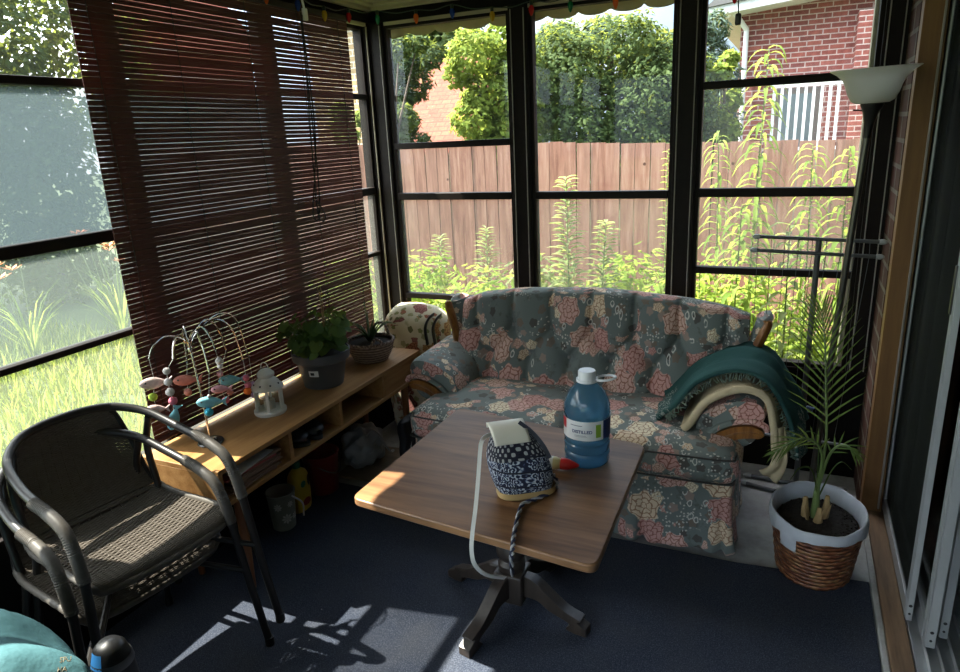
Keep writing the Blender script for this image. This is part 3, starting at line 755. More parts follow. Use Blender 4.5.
grow('broadleaf_tree', 'yellow-green tree tucked between the spruce and the red house', LM['maple'], 11.5, 722,
     [(728, 58, 9), (722, 75, 10), (730, 100, 10), (718, 118, 12), (728, 130, 12), (715, 150, 12)], 1700, .075, 6, .05)
grow('broadleaf_tree', 'distant dark tree behind the tiled roof', LM['mid'], 24, 440,
     [(420, 60, 30), (455, 45, 30), (395, 40, 28), (480, 70, 30), (440, 20, 22), (470, 120, 30)], 4200, .2, 7, .2)
grow('broadleaf_tree', 'distant tree behind the mid-green crown at right', LM['spruce'], 22, 660,
     [(672, 55, 22), (690, 80, 26), (640, 60, 24), (670, 120, 30), (560, 50, 26), (600, 40, 20)], 4200, .19, 8, .2)
grow('tall_shrub', 'golden leafy shrub below the buff brick wall', LM['maple'], 9.5, 352,
     [(350, 112, 9), (358, 118, 9), (345, 125, 10), (354, 135, 12)], 1300, .06, 9, .03)
# left side of the lawn
def side_tree(name, label, mt, x, y, blobs, n, size, seed, trunk, asp=.55): return tree(name, (x, y, GZ), label, mt, blobs, n, size, seed, trunk, asp)
side_tree('broadleaf_tree', 'shady tree across the lawn seen through the top left pane', LM['mid'], -10.5, 4.6,
     [((0, 0, 3.4), (1.6, 1.8, 1.5)), ((.3, 1.3, 3.0), (1.3, 1.4, 1.3)), ((.2, -1.4, 3.1), (1.3, 1.5, 1.3)), ((.4, .4, 4.6), (1.4, 1.6, 1.2)), ((.6, -.4, 2.0), (.9, 1.3, .8)), ((0, 2.4, 4.0), (1.2, 1.2, 1.2)), ((0, 3.4, 3.2), (1.2, 1.3, 1.3)), ((0, 1.8, 2.4), (1.0, 1.3, .9)), ((.2, 2.8, 5.2), (1.3, 1.4, 1.2)), ((-.4, .8, 5.8), (1.3, 1.5, 1.1))], 30000, .062, 10, .14)
side_tree('broadleaf_tree', 'sunlit tree further back across the lawn at left', LM['maple'], -13.5, 3.0,
     [((0, 0, 4.2), (2., 2., 1.8)), ((.3, 1.8, 3.4), (1.6, 1.6, 1.6)), ((.2, -1.8, 3.4), (1.6, 1.6, 1.6)), ((0, 3.6, 4.2), (1.8, 1.8, 1.8))], 5200, .12, 11, .16)

for k, (y, lb) in enumerate(((1.3, 'round hedge shrub far across the lawn, at the left edge of the photo'), (3.6, 'round hedge shrub far across the lawn, second from the left edge'), (5.9, 'round hedge shrub far across the lawn, third from the left edge'), (8.2, 'round hedge shrub far across the lawn, fourth and furthest from the left edge'))):
    t_ = thing('hedge_shrub', (-9.0, y, GZ), lb, 'bush', 'hedge shrubs across the lawn')
    foliage('foliage', LM['mid'], [((-9.0, y, GZ+.65), (.6, 1.0, .75)), ((-9.0, y, GZ+1.5), (.6, 1.0, .8)), ((-9.05, y, GZ+2.2), (.5, .9, .7))], 9000, .055, t_, 70+k, shell=.5)
    m_ = MB(); m_.tube([(-9.0, y, GZ), (-9.05, y+.1, GZ+1.0)], [.05, .02], 8); m_.tube([(-9.0, y, GZ+.1), (-9.0, y-.4, GZ+1.0)], [.03, .012], 8); m_.build('stem', M['bark'], t_)
# lawn of long grass
rg = random.Random(3); vs = []; fs = []
for _ in range(26000):
    r = rg.random()
    if r < .78: x = -2.35-rg.random()**1.5*5.6; y = rg.uniform(-.5, 4.8)
    else: x = rg.uniform(-5, 2.2); y = rg.uniform(3.6, 6.4)
    h = rg.uniform(.08, .26)*(1.0 if r < .78 else .9); a = rg.uniform(0, 6.28); wd = rg.uniform(.004, .009)
    lx, ly = cos(a)*h*rg.uniform(.1, .6), sin(a)*h*rg.uniform(.1, .6); px, py = -sin(a)*wd, cos(a)*wd; o = len(vs)
    vs += [(x-px, y-py, GZ-.005), (x+px, y+py, GZ-.005), (x+lx*.4+px*.7, y+ly*.4+py*.7, GZ+h*.6), (x+lx*.4-px*.7, y+ly*.4-py*.7, GZ+h*.6), (x+lx, y+ly, GZ+h)]
    fs += [(o, o+1, o+2, o+3), (o+3, o+2, o+4)]
mb = MB(); mb.v = vs; mb.f = fs; mb.uv = [[(0, 0)]*len(f) for f in fs]; mb.mi = [0]*len(fs)
tag(mb.build('lawn_grass', LM['grass'], None, smooth=False), 'long sunlit grass of the lawn outside the windows', 'grass', kind='stuff')

# tall weeds against the back windows
def weed(name, base, h, label, mt, n, ll, lw, seed, droop=.7, lean=(0, 0), group=None, bush=0):
    rg = random.Random(seed); t_ = thing(name, base, label, 'weed', group)
    top = V((base[0]+lean[0], base[1]+lean[1], base[2]+h)); B = V(base)
    st = MB(); pts = [B, B.lerp(top, .5)+V((rg.uniform(-.03, .03), rg.uniform(-.03, .03), 0)), top]
    st.tube(cr(pts, 5), [.009*(1-.7*k/10) for k in range(11)], 6); st.build('stem', M['stem'], t_)
    lf = MB()
    n = int(n*1.5)
    for k in range(n):
        u = .12+.88*(k/(n-1))**.9; i = u*2; c = (pts[0].lerp(pts[1], i) if i < 1 else pts[1].lerp(pts[2], min(1, i-1)))
        a = k*2.4+rg.uniform(-.4, .4); L = ll*1.3*(1.15-.75*max(0, u-.35))*rg.uniform(.75, 1.15); W = 1.15*lw*rg.uniform(.8, 1.15)*(1.1-.5*u)
        d = V((cos(a), sin(a), 0)); sd = V((-sin(a), cos(a), 0)); P_ = []
        if bush: c = c+d*rg.uniform(0, bush)*(1.1-u)
        for q in range(5):
            s_ = q/4; wv = W*sin(pi*min(1, .12+s_*.88))*.5
            p = c+d*L*s_*(1-.25*droop*s_)+V((0, 0, L*(.45*s_-droop*1.1*s_*s_)))
            P_ += [p-sd*wv+V((0, 0, wv*.4)), p, p+sd*wv+V((0, 0, wv*.4))]
        F = []
        for q in range(4):
            F += [(q*3, q*3+1, q*3+4, q*3+3), (q*3+1, q*3+2, q*3+5, q*3+4)]
        lf.add(P_, F, [[(0, 0)]*4]*len(F))
    lf.build('leaves', mt, t_, smooth=True, angle=180)
    return t_
def weed_at(px, py, y, *a, **k):
    p = P(px, py, y); return weed('weed', (p.x+k.pop('bx', 0), y, GZ), p.z-GZ, *a, lean=(-k.get('lx', 0), 0), **{q: r for q, r in k.items() if q != 'lx'})
W1, W2, WU = LM['weed'], LM['weed2'], LM['under']
weed_at(769, 48, 4.1, 'tallest drooping weed, its tip reaching the red brick house in the right window', W1, 95, .17, .030, 21, .85)
weed_at(719, 132, 4.5, 'drooping weed left of the tallest one in the right window', W1, 70, .15, .026, 22, .85)
weed_at(813, 145, 4.3, 'drooping weed below the white balcony railing in the right window', W1, 75, .16, .028, 23, .85)
weed_at(850, 148, 4.0, 'drooping weed beside the floor lamp pole at the right window edge', W1, 70, .17, .030, 24, .85)
weed_at(742, 205, 3.9, 'short broad-leaved weed in front of the tallest weed', W1, 46, .16, .040, 25, .8)
weed_at(790, 225, 3.75, 'broad-leaved weed close to the glass left of the drying rack post', W2, 40, .15, .045, 26, .6)
weed_at(566, 178, 5.0, 'pale flowering weed climbing to the rail of the middle window', W2, 130, .115, .046, 27, .3, bush=.10)
weed_at(606, 222, 5.2, 'pale bushy weed right of the tall flowering weed in the middle window', W2, 110, .115, .046, 28, .3, bush=.12)
weed_at(668, 150, 5.0, 'thin climbing weed along the right post of the middle window', W1, 60, .08, .028, 29, .4)
weed_at(486, 228, 5.2, 'pale feathery weed at the right of the left fence window', W2, 120, .10, .032, 30, .3, bush=.16)
weed_at(440, 236, 5.3, 'pale feathery weed at the left of the left fence window', W2, 110, .10, .032, 31, .3, bush=.18)
weed_at(880, 210, 3.8, 'weed hidden partly behind the right window post', W1, 60, .16, .03, 32, .8)
weed_at(700, 262, 3.95, 'yellow-green broad weed beside the post between middle and right windows', WU, 40, .17, .045, 33, .8)
# leafy undergrowth: low bushes in a row, each its own plant
rg = random.Random(12)
bl = [('leafy undergrowth bush below the right window, nearest its left post', -.45, 4.4), ('leafy undergrowth bush below the right window, behind the drying rack', .05, 4.3), ('leafy undergrowth bush in the right corner behind the palm', .55, 4.2),
      ('leafy undergrowth bush against the fence behind the sofa back', -1.0, 5.5), ('leafy undergrowth bush against the fence in the middle window', -1.75, 5.4), ('leafy undergrowth bush seen above the floral tote', -2.6, 4.9), ('leafy undergrowth bush in the slot left of the corner post', -3.4, 4.6), ('leafy undergrowth bush low behind the left wing of the sofa', -2.0, 4.3)]
for k, (lb, x, y) in enumerate(bl):
    t_ = thing('undergrowth_bush', (x, y, GZ), lb, 'bush', 'undergrowth bushes along the fence')
    hh = (.84 if k < 3 else (.75 if k < 5 else .8))
    foliage('foliage', WU if k != 4 else W2, [((x+rg.uniform(-.25, .25), y+rg.uniform(-.25, .25), GZ+hh*q), (.36, .34, .30)) for q in (.25, .5, .75, .95)], 1500, .045, t_, 50+k, shell=.35, asp=.4)
    m_ = MB()
    for q in range(5): m_.tube([(x, y, GZ), (x+rg.uniform(-.3, .3), y+rg.uniform(-.25, .25), GZ+hh*.9)], [.008, .003], 5)
    m_.build('stem', M['stem'], t_)
# orange day lilies far across the lawn
for k, (x, y) in enumerate([(-6.3, 3.2), (-6.6, 3.9), (-6.2, 4.6), (-7.0, 5.2)]):
    lb = 'clump of orange day lilies across the lawn, %s' % ('nearest the left edge', 'second from the left edge', 'third from the left edge', 'nearest the blind')[k]
    t_ = thing('day_lily', (x, y, GZ), lb, 'flower', 'day lilies across the lawn'); rg = random.Random(k)
    lf = MB(); fl = MB()
    for q in range(26):
        a = rg.uniform(0, 6.28); h = rg.uniform(.5, .9); s_ = V((-sin(a), cos(a), 0))*.012
        c = [V((x+cos(a)*.4*u_**1.4*1.0, y+sin(a)*.4*u_**1.4, GZ+h*(1.5*u_-.6*u_*u_))) for u_ in (0, .35, .7, 1)]
        vv = []
        for i, p in enumerate(c): vv += [p-s_*(1.2-i*.35), p+s_*(1.2-i*.35)]
        lf.add(vv, [(2*i, 2*i+1, 2*i+3, 2*i+2) for i in range(3)])
    lf.build('leaves', LM['weed'], t_)
    for q in range(6):
        a = rg.uniform(0, 6.28); r_ = rg.uniform(.1, .45); c = V((x+cos(a)*r_, y+sin(a)*r_, GZ+rg.uniform(.9, 1.08)))
        fl.tube([(x+cos(a)*.05, y+sin(a)*.05, GZ), c], .004, 5)
    fl.build('stem', M['stem'], t_)
    fl = MB()
    for q in range(6):
        rg2 = random.Random(k*10+q); a = rg2.uniform(0, 6.28)
        c = V((x+cos(a)*rg2.uniform(.1, .45), y+sin(a)*rg2.uniform(.1, .4), GZ+rg2.uniform(.92, 1.1)))
        for j in range(6):
            b_ = j*pi/3; d = V((cos(b_), sin(b_), .5)).normalized(); s2 = V((-sin(b_), cos(b_), 0))*.018
            fl.add([c, c+d*.05-s2, c+d*.10, c+d*.05+s2], [(0, 1, 2, 3)])
    fl.build('flower_heads', pm('lily_orange_%d' % k, (.75, .22, .05), .6), t_, smooth=False)

# ------------------------------------------------------------------ the blind
XB = -2.036
bl = thing('window_blind', (XB, 2.27, .575), 'wide dark reddish-brown slatted blind hanging over the left windows', 'blind')
b = MB(); z = 2.15; k = 0; rg = random.Random(5)
BY0, BY1 = 1.543, 3.003
while z > .60:
    dz = rg.uniform(-.0004, .0004); sag = rg.uniform(-.0006, .0006)
    n_ = 8
    for q in range(n_):
        pass
    o = len(b.v)
    vs = []
    for q in range(n_+1):
        y = BY0+(BY1-BY0)*q/n_; zz = z+dz+sag*sin(pi*q/n_)+.0004*sin(q*2.1+k)
        for dx, dzz in ((-.0012, -.0081), (.0012, -.0079), (.0014, .0079), (-.0010, .0081)): vs.append((XB+dx, y, zz+dzz))
    fs = []
    for q in range(n_):
        for j in range(4): fs.append((q*4+j, q*4+(j+1) % 4, q*4+4+(j+1) % 4, q*4+4+j))
    fs += [(3, 2, 1, 0), (n_*4, n_*4+1, n_*4+2, n_*4+3)]
    b.add(vs, fs); z -= .0174; k += 1
b.build('slats', M['blind'], bl, smooth=False)
b = MB(); b.box((XB-.012, BY0-.005, 2.148), (XB+.014, BY1+.005, 2.172)); b.build('head_rail', M['cord'], bl, bevel=.003)
b = MB(); b.tube([(XB, BY0-.004, .588), (XB, BY1+.004, .588)], .010, 10); b.build('bottom_rail', M['blind'], bl)
for y in (1.60, 1.93, 2.30, 2.62, 2.92):
    b = MB(); b.tube([(XB+.006, y, 2.15), (XB+.0055, y+.004, 1.5), (XB+.006, y, .58)], .0016, 5); b.build('ladder_cord', M['cord'], bl)
b = MB(); XC = XB+.03
b.tube(cr([(XC, 2.618, 2.14), (XC, 2.616, 1.9), (XC+.004, 2.612, 1.55), (XC, 2.607, 1.34), (XC+.006, 2.575, 1.255), (XC+.004, 2.545, 1.275), (XC, 2.56, 1.34), (XC+.003, 2.60, 1.5), (XC+.008, 2.622, 1.7), (XC, 2.622, 2.14)], 8), .0032, 6)
b.tube(cr([(XC+.004, 2.585, 1.34), (XC+.012, 2.62, 1.27), (XC+.010, 2.60, 1.245), (XC+.006, 2.575, 1.30), (XC+.004, 2.59, 1.6), (XC, 2.628, 2.13)], 8), .0030, 6)
b.build('pull_cord', M['cord'], bl)
b = MB(); b.rbox((XB+.026, 2.655, 2.135), (.012, .03, .05), .004, 3); b.tube([(XB+.03, 2.65, 2.15), (XB+.03, 2.64, 2.19)], .005, 6); b.build('cord_clip', M['whitep'], bl)

# ------------------------------------------------------------------ string of coloured bulbs
sg = thing('string_light', (-1.97, 3.19, 2.17), 'string of coloured glass bulbs running along the tops of the windows', 'string light')
BC = {'orange': (.75, .16, .02), 'blue': (.02, .06, .32), 'yellow': (.62, .42, .03), 'red': (.55, .015, .02), 'green': (.01, .20, .08)}
LBm = {}
for n_, c_ in BC.items():
    m, t = newmat('bulb_'+n_); d = t.bsdf(c_, .25); tr = t.n('ShaderNodeBsdfTranslucent', Color=(*c_, 1))
    t.out(t.n('ShaderNodeMixShader', i0=.5, i1=d, i2=tr.outputs[0]).outputs[0]); LBm[n_] = m
XS, YS = -2.016, 3.212
bulbs = [('orange', (XS, 2.42, 2.170)), ('blue', (XS, 2.62, 2.168)), ('yellow', (XS, 2.806, 2.150)), ('red', (XS, 3.0, 2.165)), ('green', (-1.975, YS-.02, 2.175)), ('orange', (-1.766, YS, 2.160)), ('blue', (-1.567, YS, 2.162)), ('yellow', (-1.359, YS, 2.127)), ('red', (-1.164, YS, 2.132)), ('green', (-.979, YS, 2.127)), ('orange', (-.775, YS, 2.118)), ('red', (-.285, YS, 2.085))]
wire = [(XS, 2.2, 2.215)]
for n_, p in bulbs: wire += [(p[0], p[1], p[2]+.037), ]
pts = []
for a, c in zip(wire, wire[1:]):
    a, c = V(a), V(c); pts += [a, a.lerp(c, .5)+V((0, 0, -.012 if a.z > 2.1 else .01))]
pts.append(V(wire[-1]))
b = MB(); b.tube(cr(pts, 4), .0026, 6); b.tube([(-.285, YS, 2.12), (-.272, YS, 2.09), (-.268, YS, 2.02)], .003, 6); b.build('wire', pm('green_wire', (.015, .03, .02), .5), sg)
b = MB(); b.rbox((-.268, YS, 2.0), (.024, .022, .045), .006, 3); b.build('plug', M['blackp'], sg)
for n_, p in bulbs:
    q = MB(); q.lathe([(0, -.026), (.005, -.022), (.0105, -.008), (.0125, .002), (.011, .012), (.007, .020)], p, 14); o_ = q.build('bulb', LBm[n_], sg); o_['label'] = n_+' glass bulb'
    q = MB(); q.lathe([(.008, .019), (.0085, .036), (.006, .040), (0, .040)], p, 10); q.build('socket', pm('socket_green', (.01, .025, .015), .5) if 'sockm' not in globals() else sockm, o_); sockm = bpy.data.materials['socket_green']

# ------------------------------------------------------------------ low oak console
SX0, SX1, SY0, SY1, SZ, SB = -2.050, -1.683, 1.483, 2.865, .56, .415
cs = thing('console_shelf', (-1.87, 2.18, .012), 'low oak console with open cubbies along the blind wall', 'shelf')
th = .018
b = MB(); b.box((SX0, SY0, SZ-th), (SX1, SY1, SZ)); b.build('top_panel', M['oak'], cs, bevel=.0015)
b = MB(); b.box((SX0, SY0, SB), (SX1, SY1, SB+th)); b.build('bottom_panel', M['oak'], cs, bevel=.0015)
for y in (SY0, SY1-th):
    b = MB(); b.box((SX0, y, SB+th), (SX1, y+th, SZ-th)); b.build('side_panel', M['oak_z'], cs, bevel=.001)
for y in (1.852, 2.178, 2.515):
    b = MB(); b.box((SX0+.012, y-th/2, SB+th), (SX1-.004, y+th/2, SZ-th)); b.build('divider', M['oak_z'], cs, bevel=.001)
b = MB(); b.box((SX0, SY0+th, SB+th), (SX0+.008, SY1-th, SZ-th)); b.build('back_panel', M['oak'], cs)
b = MB(); b.box((SX1-.020, 2.527, SB+th+.001), (SX1-.004, SY1-th-.001, SZ-th-.001)); b.build('door', M['oak'], cs, bevel=.001)
for x, y in ((-1.735, 1.60), (-1.99, 1.60), (-1.735, 2.77), (-1.99, 2.77)):
    b = MB(); b.lathe([(.012, .012), (.0125, .016), (.021, SB-.002), (.021, SB)], (x, y, 0), 16); b.build('leg', M['oak_leg'], cs)

# folders in the first cubby
FOLD = pm('manila_folder', (.20, .115, .075), .7, var=.2); FOLD2 = pm('red_folder', (.30, .05, .045), .6); PAP = pm('white_paper', (.55, .53, .50), .7)
z = SB+th+.0006; rg = random.Random(4)
for k in range(9):
    h = .0075; M_ = Matrix.Rotation(rg.uniform(-.10, .10), 3, 'Z'); yy = 1.675+rg.uniform(-.018, .018)
    q = MB(); q.local = True
    q.obox((0, 0, h/2), (.27, .235, h*.92), None); 
    o_ = q.build('folder', FOLD2 if k == 7 else FOLD, None, bevel=.001); o_.location = (-1.835+rg.uniform(-.01, .012), yy, z); o_.rotation_euler = (0, 0, rg.uniform(-.09, .09))
    if k == 7: tag(o_, 'dark red folder near the top of the folder stack in the console cubby', 'folder')
    else: tag(o_, 'plain brown folder stacked in the left cubby of the console', 'folder', 'brown folders in the cubby')
    z += h
q = MB(); q.obox((0, 0, .001), (.21, .20, .002)); o_ = q.build('paper_sheet', PAP); o_.location = (-1.80, 1.665, z+.0003); o_.rotation_euler = (0, 0, .12)
tag(o_, 'white paper sheet lying on top of the folder stack', 'paper')
# black shoes in the second cubby
SHOE = pm('black_shoe_leather', (.012, .012, .013), .45, var=.3); SOLE = pm('shoe_sole', (.02, .02, .02), .8)
def shoe(loc, rz, label):
    t_ = thing('shoe', loc, label, 'shoe', 'shoes in the console cubby'); t_.rotation_euler = (0, 0, rz)
    q = MB(); q.local = True
    sec = [(-.125, .030, .055, .02), (-.11, .036, .072, .01), (-.06, .036, .082, .0), (-.01, .036, .075, 0), (.04, .042, .055, 0), (.09, .045, .042, 0), (.125, .036, .034, .0), (.140, .012, .022, .0)]
    def fn(u, v):
        p = spline([(s_[0], s_[1], s_[2]) for s_ in sec], u); a = v*2*pi
        return (p.x, p.y*cos(a), .018+max(0, p.z*.5+p.z*.5*sin(a)))
    q.grid(fn, 24, 16, cv=True); q.build('upper', SHOE, t_)
    q = MB(); q.local = True; q.grid(lambda u, v: ((lambda a, r_: (.008+.14*cos(a)*r_, (.044 if cos(a) > 0 else .036)*sin(a)*r_, .0 if v < .5 else .016))(u*2*pi, 1 if 0.2 < v < .9 else .01)), 28, 4, cu=True); q.build('sole', SOLE, t_)
    q = MB(); q.local = True
    for k in range(4): q.tube([(.0+k*.016, -.018, .088-k*.006), (.004+k*.016, 0, .094-k*.007), (.0+k*.016, .018, .088-k*.006)], .002, 5)
    q.build('laces', SOLE, t_)
shoe((-1.84, 1.935, SB+th+.001), .25, 'black shoe in the second cubby, beside the folder divider')
shoe((-1.83, 2.075, SB+th+.001), -.3, 'black shoe in the second cubby, further from the folders')

# under the console
def floor_z(): return .0115
# flowered bucket
fb = thing('bucket', (-1.905, 1.985, .0115), 'pale bucket with painted flowers on the carpet under the console', 'bucket')
b = MB(); b.lathe([(.045, 0), (.048, .003), (.060, .165), (.063, .170), (.060, .172), (.057, .165), (.046, .006), (0, .006)], (-1.905, 1.985, .0115), 28); b.build('body', pm('sage_enamel', (.23, .24, .19), .45, var=.25), fb)
PW = M['white']
for (a, z, s_) in ((-.55, .06, .026), (-1.15, .12, .02), (-.2, .125, .016), (.2, .06, .018)):
    b = MB()
    for j in range(8):
        t_ = j*pi/4; r0 = .0475+.012*z/.165+.0012
        def on(dx, dz): 
            aa = a+dx/(r0+.004); zz = z+dz; rr = .048+.012*zz/.162+.0016
            return (-1.905+rr*cos(aa), 1.985+rr*sin(aa), .0115+zz)
        p = [on(0, 0), on(s_*.7*cos(t_-.3), s_*.7*sin(t_-.3)), on(s_*cos(t_), s_*sin(t_)), on(s_*.7*cos(t_+.3), s_*.7*sin(t_+.3))]
        b.add(p, [(0, 1, 2, 3)])
    b.build('painted_flower', PW, fb, smooth=False)
b = MB(); b.tube(cr([(-1.905+.06, 1.985+.0, .17), (-1.85, 2.05, .10), (-1.86, 2.06, .03)], 6), .004, 6); b.build('handle', M['whitep'], fb)
# yellow detergent jug
dj = thing('detergent_jug', (-1.93, 2.13, .0115), 'yellow detergent jug with green and red label under the console', 'jug')
YEL = pm('yellow_plastic', (.60, .43, .03), .35)
b = MB()
def jf(u, v):
    zs = [(0, .048, .030), (.02, .052, .034), (.08, .055, .036), (.15, .052, .034), (.18, .042, .030), (.20, .02, .018), (.205, .016, .016)]
    p = spline(zs, v); a = u*2*pi; sx = abs(cos(a))**.7*(1 if cos(a) > 0 else -1); sy = abs(sin(a))**.7*(1 if sin(a) > 0 else -1)
    return (-1.93+p.z*sx*1.0, 2.13+p.y*sy, .0115+p.x)
b.grid(jf, 32, 24, cu=True); b.lathe([(0, 0), (.045, .0)], (-1.93, 2.13, .0118), 16, sx=.7); b.build('body', YEL, dj)
b = MB(); b.lathe([(.017, .205), (.019, .206), (.018, .235), (0, .237)], (-1.93, 2.13, .0115), 18); b.build('cap', pm('green_cap', (.02, .16, .07), .4), dj)
def patch(mb, cx, cz, ry, rz, n=20, off=.0375):
    mb.add([(-1.93+off-.35*(0)-(.004 if abs(ry*cos(k*2*pi/n)+cx) > .03 else 0), 2.13+cx+ry*cos(k*2*pi/n), .0115+cz+rz*sin(k*2*pi/n)) for k in range(n)], [tuple(range(n))])
b = MB(); patch(b, -.012, .135, .016, .016); l1 = b.build('label_mark', pm('label_green', (.02, .17, .09), .5), dj, smooth=False)
b = MB(); patch(b, .0, .045, .026, .018); b.build('label_picture', pm('label_red', (.25, .03, .03), .5), dj, smooth=False)
b = MB(); patch(b, .026, .14, .010, .028); b.build('grip_hole', M['blackp'], dj, smooth=False)
# red bucket
rb = thing('bucket', (-1.94, 2.31, .0115), 'plain red plastic bucket under the console beside the yellow jug', 'bucket')
b = MB(); b.lathe([(.066, 0), (.069, .003), (.085, .19), (.089, .195), (.086, .199), (.082, .19), (.066, .006), (0, .006)], (-1.94, 2.31, .0115), 30); b.build('body', pm('red_plastic', (.20, .018, .012), .4), rb)
b = MB(); b.tube(cr([(-1.94, 2.225, .19), (-1.865, 2.26, .14), (-1.85, 2.31, .12), (-1.865, 2.36, .14), (-1.94, 2.395, .19)], 6), .003, 6); b.build('handle', M['steel'], rb)
# plywood offcut and white plastic bag
b = MB(); b.obox((-1.80, 2.62, .0165), (.34, .36, .009), Matrix.Rotation(.08, 3, 'Z')); tag(b.build('plywood_board', M['ply'], None, bevel=.001), 'thin plywood offcut lying on the carpet under the console', 'board')
wb = thing('plastic_bag', (-1.90, 2.62, .0215), 'crumpled white plastic bag on the plywood offcut under the console', 'bag')
WP = pm('white_bag_film', (.32, .32, .31), .35)
b = MB(); b.rbox((-1.90, 2.60, .115), (.16, .21, .18), .06, 9, (0.01, .01, .01), None, 0, (0, 0), .012, 3); b.build('body', WP, wb)
b = MB(); b.tube(cr([(-1.84, 2.55, .19), (-1.81, 2.56, .23), (-1.80, 2.60, .19), (-1.80, 2.64, .12), (-1.79, 2.68, .06), (-1.80, 2.72, .05)], 6), [.009]*30+[.006], 6, flat=.35); b.build('handle', WP, wb)

# ------------------------------------------------------------------ on the console
# fish mobile
MBX, MBY, MZ = -1.885, 1.655, SZ+.0005
mo = thing('fish_mobile', (MBX, MBY, MZ), 'wire mobile stand with dangling felt fish and beads on the console', 'mobile')
b = MB(); b.lathe([(.045, 0), (.047, .003), (.044, .008), (.012, .012), (.006, .016), (0, .016)], (MBX, MBY, MZ), 28); b.build('base', pm('dark_metal_base', (.05, .048, .045), .25, .8), mo)
b = MB(); b.tube([(MBX, MBY, MZ+.012), (MBX-.004, MBY-.004, MZ+.2), (MBX-.012, MBY-.010, MZ+.395)], .004, 10); b.ball((MBX-.012, MBY-.010, MZ+.362), (.009, .009, .016)); b.build('pole', M['chrome'], mo)
TX, TY, TZ = MBX-.012, MBY-.010, MZ+.37
FELT = {n_: pm('felt_'+n_, c_, .9, var=.3, vscale=60) for n_, c_ in dict(pink=(.62, .16, .22), blue=(.22, .52, .60), white=(.66, .60, .58), coral=(.55, .20, .16), lilac=(.55, .36, .60), teal=(.03, .33, .48), orange=(.80, .16, .02), lime=(.38, .52, .05), rose=(.70, .34, .38)).items()}
FELT['patch'] = pm('felt_patch', (.6, .45, .42), .9, var=.45, vscale=90)
def fish(c, L, mt, rz, parent, vert=False):
    R_ = Matrix.Rotation(rz, 3, 'Z') @ (Matrix.Rotation(-1.2, 3, 'Y') if vert else Matrix.Rotation(.12, 3, 'Y'))
    q = MB()
    sec = [(-.5, .02, .01), (-.42, .13, .08), (-.2, .215, .13), (.05, .20, .12), (.28, .10, .07), (.36, .055, .04)]
    def fn(u, v):
        p = spline(sec, u); a = v*2*pi; pt = R_ @ V((p.x*L, p.z*L*cos(a), p.y*L*sin(a))); return tuple(pt+V(c))
    q.grid(fn, 12, 12, cv=True)
    f_ = q.build('fish_charm', mt, parent)
    q = MB(); pr = [(.33, .0), (.56, .19), (.50, 0), (.56, -.19)]
    q.add([tuple(R_ @ V((x*L, y_, z_*L))+V(c)) for y_ in (-.003, .003) for x, z_ in pr], [(0, 1, 2, 3), (7, 6, 5, 4), (0, 4, 5, 1), (1, 5, 6, 2), (2, 6, 7, 3), (3, 7, 4, 0)]); q.build('tail', mt, f_)
    q = MB(); q.ball(tuple(R_ @ V((-.33*L, -.115*L, .05*L))+V(c)), .0035, 8, 6); q.ball(tuple(R_ @ V((-.33*L, .115*L, .05*L))+V(c)), .0035, 8, 6); q.build('eyes', M['blackp'], f_, smooth=True)
# arm tips (y, z above shelf) and what hangs from each
def PX(px, py, x):
    d = fw+rt*((px-480)/680)-up*((py-336)/680); return CAMC+d*(x/d.x)
arms = [(-1.86, (149, 359), [('fish', 'patch', (155, 383), .9), ('bead', 'lime', (153, 397), .014), ('fish2', 'patch', (157, 409), .3)]),
        (-1.80, (173, 359), [('bead', 'white', (166.5, 371), .012), ('bead', 'white', (168, 382), .013), ('bead', 'white', (170, 392), .014), ('bead', 'pink', (173, 401), .014), ('vfish', 'blue', (174, 418), 0)]),
        (-1.95, (187, 362), [('fish', 'coral', (187, 380), .5), ('bead', 'coral', (188, 392), .014)]),
        (-1.78, (209, 372), [('bead', 'white', (209, 396), .006), ('fish', 'blue', (211, 402), .15), ('bead', 'teal', (209, 412), .015)]),
        (-1.82, (216, 352), [('bead', 'white', (219, 361), .013), ('bead', 'white', (220, 366), .011), ('fish2', 'rose', (221, 389), .5), ('bead', 'pink', (226, 400), .013)]),
        (-1.92, (226, 350), [('bead', 'rose', (220, 374), .012), ('fish', 'blue', (231, 380), .6), ('bead', 'coral', (230, 392), .013)]),
        (-1.86, (243, 359), [('bead', 'pink', (246, 378), .013), ('bead', 'pink', (248, 385), .013), ('bead', 'orange', (247.5, 391), .015)]),
        (-1.95, (249, 358), [('bead', 'lilac', (253, 384), .012), ('bead', 'lilac', (254, 395), .013)])]
for xa, tp, items in arms:
    tip = PX(*tp, xa); h0 = V((TX, TY, TZ)); r_ = tip-h0
    q = MB(); C_ = cr([h0+V((0, 0, -.01)), h0+V((r_.x*.16, r_.y*.16, .040)), h0+V((r_.x*.55, r_.y*.55, .072)), h0+V((r_.x*.86, r_.y*.86, max(r_.z*.5+.045, .02))), tip], 6)
    q.tube(C_, [.0032]*(len(C_)-6)+[.0028]*6, 8); a_ = q.build('arm', M['chrome'], mo)
    ps = [PX(*it[2], xa) for it in items]
    q = MB(); q.tube([tip]+ps, .0009, 5); q.build('thread', M['white'], a_)
    for it, p in zip(items, ps):
        if it[0] == 'bead': q = MB(); q.ball(p, it[3], 14, 10); q.build('bead', FELT[it[1]], a_)
        elif it[0] in ('fish', 'fish2'): fish(p, .094 if it[0] == 'fish' else .070, FELT[it[1]], .75+it[3]*.35, a_)
        else: fish(p, .085, FELT[it[1]], .85, a_, True)
# fish are sub-sub parts otherwise: lift charms so that nothing lies deeper than thing > part > sub-part
for o_ in [o for o in bpy.data.objects if o.name.split('.')[0] == 'fish_charm']:
    o_.parent = mo

